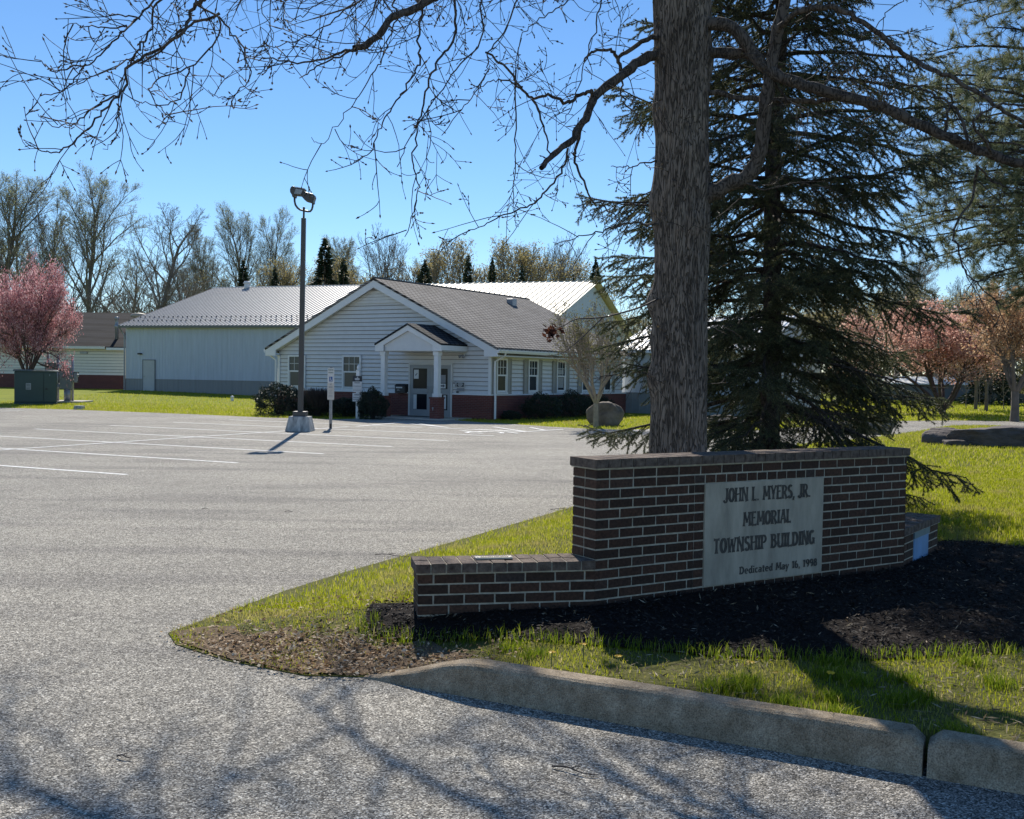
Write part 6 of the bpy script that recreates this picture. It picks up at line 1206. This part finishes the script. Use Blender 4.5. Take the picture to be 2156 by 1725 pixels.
def chips(name, X, Y, zf, ln, wd, mat, tilt=.28, lift=.006):
    n = len(X); C = np.stack([X, Y, zf(X, Y) + lift + rng.uniform(0, .012, n)], 1); D = rng.normal(size=(n, 3))*[1, 1, tilt]; D /= np.linalg.norm(D, axis=1, keepdims=True); N = np.cross(D, rng.normal(size=(n, 3))*[.35, .35, 1]); N /= np.linalg.norm(N, axis=1, keepdims=True)
    V, F = cards(C, D, N, ln*rng.uniform(.5, 1.4, n), wd*rng.uniform(.5, 1.4, n)); return tag(link(name, npmesh(name, V, F), mat), kind='stuff')
x, y = rng.uniform(-1, 5.7, 42000), rng.uniform(5.7, 10.4, 42000); k = inside(BED, x, y)
chips('mulch_chips', x[k], y[k], bz, .035, .011, leafmat('mulch_chip', [(0, (.008, .006, .005)), (.7, (.024, .017, .014)), (.94, (.05, .038, .03)), (1, (.22, .17, .12))], .0, .8))
x, y = rng.uniform(-2.35, .2, 11000), rng.uniform(5.75, 7.6, 11000); k = (inside(ISL, x, y) | ((dist_seg(EDGE_L, x, y) < .05) & (x > -2.3) & (y < 7))) & (rng.uniform(0, 1, 11000) < np.clip(1.3 - .9*ell(-1.1, 6.22, 1.0, .40, x, y, -.38), .14, 1))
chips('leaf_litter', x[k], y[k], lambda x, y: iz(x, y) + .008, .032, .016, leafmat('dry_leaf_bits', [(0, (.14, .08, .04)), (.4, (.36, .225, .12)), (.75, (.56, .40, .24)), (1, (.78, .68, .52))], .25, .8), .35)
x, y = rng.uniform(-.8, 7.5, 30000), rng.uniform(3.3, 9.0, 30000); k = inside(ISL, x, y) & (rng.uniform(0, 1, 30000) < np.maximum(np.clip(1.3 - ell(4.7, 6.7, 1.5, .7, x, y, .6), .03, 1), np.clip(.35 - .9*vnoise2(x, y), 0, .6)*(~inside(BED, x, y))))
chips('straw_litter', x[k], y[k], lambda x, y: np.maximum(iz(x, y), np.where(inside(BED, x, y), bz(x, y), -1)) + .006, .05, .008, leafmat('straw_bits', [(0, (.12, .08, .05)), (.6, (.33, .25, .15)), (1, (.60, .50, .36))], .25, .8), .5)
GRASS = dict(a=leafmat('lawn_blades', [(0, (.18, .23, .008)), (.45, (.34, .38, .012)), (.8, (.47, .47, .03)), (.93, (.52, .47, .12)), (1, (.60, .50, .26))], .66, .5, patch=((.42, .36, .13), 1.6, .50, .72)),
             b=leafmat('tuft_blades', [(0, (.09, .15, .010)), (.6, (.20, .27, .016)), (.92, (.32, .36, .03)), (1, (.46, .4, .18))], .62, .5))
def blades(name, X, Y, zf, h, w, mat, lean=.45):
    n = len(X); h = h*rng.uniform(.45, 1.25, n); a = rng.uniform(0, 6.28, n); d = np.stack([np.cos(a), np.sin(a), 0*a], 1); b = rng.uniform(0, 6.28, n); s = np.stack([np.cos(b), np.sin(b), 0*b], 1)*(w*rng.uniform(.6, 1.3, n))[:, None]
    B = np.stack([X, Y, zf(X, Y) - .004], 1); up = np.array([0, 0, 1.]); l = (lean*rng.uniform(.2, 1.3, n))[:, None]; Mi = B + (up + d*l*.45)*h[:, None]*.55; T = B + (up*(1 - .25*l) + d*l)*h[:, None]
    V = np.stack([B - s*.5, B + s*.5, Mi + s*.38, T, Mi - s*.38], 1).reshape(-1, 3); i = np.arange(n)[:, None]*5
    V = V.astype(np.float32); me = bpy.data.meshes.new(name); q = np.concatenate([i + [0, 1, 2, 4]], 1); t = np.concatenate([i + [4, 2, 3]], 1)
    me.vertices.add(len(V)); me.vertices.foreach_set('co', V.ravel()); me.loops.add(n*7); me.loops.foreach_set('vertex_index', np.concatenate([q, t], 1).astype(np.int32).ravel()); me.polygons.add(2*n); ls = np.arange(n)[:, None]*7 + np.array([0, 4]); me.polygons.foreach_set('loop_start', ls.astype(np.int32).ravel()); me.update(calc_edges=True)
    return tag(link(name, me, mat), kind='stuff')
def vnoise(x, y, s, seed):
    r = np.random.default_rng(seed); v = 0
    for k in range(6): a = r.uniform(0, 6.28); f = s*r.uniform(.6, 1.7); v = v + np.sin(f*(x*math.cos(a) + y*math.sin(a)) + r.uniform(0, 6.28))
    return v/6
def scatter(n, x0, x1, y0, y1, keep): x, y = rng.uniform(x0, x1, n), rng.uniform(y0, y1, n); k = inside(ISL, x, y) & (rng.uniform(0, 1, n) < keep(x, y)); return x[k], y[k]
SW = [(tuple(np.array([.569, 6.92]) + SD2*0)), tuple(np.array([.569, 6.92]) + SD2*3.19), tuple(np.array([.569, 6.92]) + SD2*3.19 + np.array([-SD2[1], SD2[0]])*.27), tuple(np.array([.569, 6.92]) + np.array([-SD2[1], SD2[0]])*.27)]
def kfront(x, y):                                       # between kerb and mulch: lush, thinner over the leaf litter and straw
    nb = inside(BED, x, y); e = np.clip(1.15 - ell(-1.1, 6.25, 1.05, .55, x, y, -.35), 0, 1); s = np.clip(1.1 - ell(4.7, 6.6, 1.5, .75, x, y, .6), 0, 1)
    return np.where(nb, .004, np.clip(.80 - .5*e - .7*s + 1.1*vnoise(x, y, 5, 1), .03, 1))*(~inside(SW, x, y))
x, y = scatter(150000, -2.3, 6.5, 3, 7.6, kfront); blades('front_grass', x, y, iz, .034, .0042, GRASS['a'])
cx, cy = scatter(300, -.6, 5.5, 3.2, 7.0, lambda x, y: .75*(vnoise(x, y, 3, 4) > -.15)*(~inside(BED, x, y))*(ell(-1.1, 6.25, 1.05, .55, x, y, -.35) > 1.1))
k = rng.integers(0, len(cx), 16000); x = cx[k] + rng.normal(0, .05, 16000); y = cy[k] + rng.normal(0, .05, 16000); q = inside(ISL, x, y) & ~inside(BED, x, y); blades('grass_tufts', x[q], y[q], iz, .068, .005, GRASS['b'], .55)
ex, ey = scatter(9000, -1, 4.2, 5.7, 6.8, lambda x, y: 1.*(dist_seg(BED[13:] + BED[:1], x, y) < .09)); blades('bed_edge_grass', ex, ey, bz, .075, .005, GRASS['b'], .5)
def kback(x, y): return np.clip(.85 + .4*vnoise(x, y, 3, 2), .1, 1)*np.clip(.25 + .9*ss(0, .5, dist_seg(EDGE_L, x, y)) - .3*np.clip(1.2 - ell(-1.15, 6.3, 1.0, .5, x, y, -.36), 0, 1)*(vnoise(x, y, 7, 9) > -.25), .04, 1)*(~inside(BED, x, y))*(~inside(SW, x, y))
x, y = scatter(110000, -2, 4, 7, 14.5, kback); blades('back_grass', x, y, iz, .048, .006, GRASS['a'])
x, y = scatter(270000, 3.2, 10.5, 6.5, 20, kback); blades('side_lawn_grass', x, y, iz, .06, .007, GRASS['a'])
x, y = scatter(160000, 5, 19, 18, 42, kback); blades('far_side_grass', x, y, iz, .085, .013, GRASS['a'])
n = 120000; x, y = rng.uniform(-26, -6, n), rng.uniform(38.5, 72, n); k = ~inside(LOT, x, y) & (rng.uniform(0, 1, n) < np.clip((60 - y)/16, .25, 1)); blades('barn_lawn_grass', x[k], y[k], gz, .085, .02, GRASS['a'])
n = 60000; x, y = rng.uniform(-5, 20, n), rng.uniform(33, 48, n); k = ~inside(LOT, x, y) & ~inside(ISL, x, y); blades('walk_lawn_grass', x[k], y[k], gz, .085, .018, GRASS['a'])
n = 50000; x, y = rng.uniform(14, 44, n), rng.uniform(47.5, 95, n); blades('field_grass', x, y, gz, .12, .05, GRASS['a'])
# dandelions
fy = M('dandelion_yellow', (.75, .50, .02), .6, .1, 20); gs = M('stem_green', (.08, .14, .03), .6, .1, 8)
d0 = MB(); r0 = random.Random(2)
for k in range(34): a = r0.uniform(0, 6.28); t = r0.uniform(0, 1); d0.add([(0, 0, .072), (.018*t*math.cos(a) + .004, .018*t*math.sin(a), .082), (.022*math.cos(a), .022*math.sin(a), .080 - .006*t), (.018*math.cos(a+.35), .018*math.sin(a+.35), .080)], [(0, 1, 2, 3)])
fm = bpy.data.meshes.new('flower'); fm.from_pydata(d0.v, [], d0.f); fm.materials.append(fy); s0 = MB().tube([(0, 0, 0), (.003, .002, .04), (0, 0, .074)], [.0025]*3, 5); sm_ = bpy.data.meshes.new('stem'); sm_.from_pydata(s0.v, [], s0.f); sm_.materials.append(gs)
for x, y, lab in ((1228, 1371, 'yellow dandelion in lush grass nearest the mulch, behind the kerb rise'), (1162, 1388, 'yellow dandelion just behind the top of the kerb rise'), (1302, 1397, 'yellow dandelion close to the kerb, right of the lush patch'), (1580, 1410, 'yellow dandelion in shaded grass below the stone panel'), (1630, 1432, 'largest yellow dandelion, in sunlit thin grass below the sign'), (1748, 1432, 'yellow dandelion in the patchy grass towards the kerb joint')):
    q = gp(x, y, .09); o = empty('dandelion', (q[0], q[1], float(iz(np.array([q[0]]), np.array([q[1]]))[0])), random.uniform(0, 6)); tag(o, lab, 'dandelion', 'dandelions in the kerb grass'); o.scale = (1.1, 1.1, 1.2)
    for nm, me, mt in (('stem', sm_, gs), ('flower', fm, fy)): c = bpy.data.objects.new(nm, me); COL.objects.link(c); c.parent = o
# fallen twigs on the lot
for k, (x, y, l, a, lab) in enumerate(((1210, 1628, .22, -.5, 'curved fallen twig lying on the road before the kerb'), (262, 1599, .08, -.35, 'short dark stick on the road at lower left'), (824, 1172, .34, -.3, 'dark fallen stick at grass edge left of low brick wing'), (1190, 1074, .4, .2, 'thin fallen twig at lot edge beside the tall brick wall'), (608, 1079, .1, .3, 'tiny fallen twig on the open asphalt'), (432, 1073, .1, .9, 'tiny curled leaf bit on the asphalt left of centre'))):
    q = gp(x, y); o = empty('fallen_twig', (q[0], q[1], -.106), a); tag(o, lab, 'twig', 'fallen twigs on the asphalt'); t = TB(); P = catmull([(-l/2, 0, .006), (-l/6, .02*l, .014), (l/5, -.06*l, .010), (l/2, .05*l, .006)]); t.tube(P, np.linspace(.0042, .0022, len(P)), 6); t.tube(P[6] + np.array([[0, 0, 0], [l*.1, l*.08, .006], [l*.16, l*.16, .004]]), [.003, .0025, .002], 4); link('twig', t.mesh('twig'), MT['twig'], o)
# flat ledge stones on the right lawn and low stones behind the spruce
for x, y, Y, sx, sy, sz, fl_t, rz, sd, lab in ((2100, 935, 27.6, 1.55, .9, .42, .55, .05, 21, 'long flat ledge boulder at right edge of the lawn'), (1995, 930, 28.4, .95, .7, .33, .5, .3, 22, 'smaller flat ledge stone left of the long one, touched by spruce tip'), (2010, 938, 27.3, .4, .35, .16, .6, .2, 23, 'small low stone at front of the ledge boulders')):
    q = at(x, y, Y); rock('ledge_boulder', lab, (q[0], Y, -.1), sx, sy, sz, MT['ledge'], sd, rz, fl_t, 'boulder', 'ledge boulders on the right lawn')
for x, Y, sx, sz, sd, lab in ((1530, 36.0, .95, .36, 24, 'low brown stone across the lane, seen between trunk and spruce'), (1785, 34.5, .8, .34, 25, 'brown stone across the lane behind spruce foot'), (1850, 34, .6, .42, 26, 'upright brown stone across the lane, right of spruce trunk')):
    q = at(x, 915, Y); rock('lane_stone', lab, (q[0], Y, -.12), sx, .5, sz, MT['boulder'], sd, .2, 0, 'boulder', 'stones across the lane')
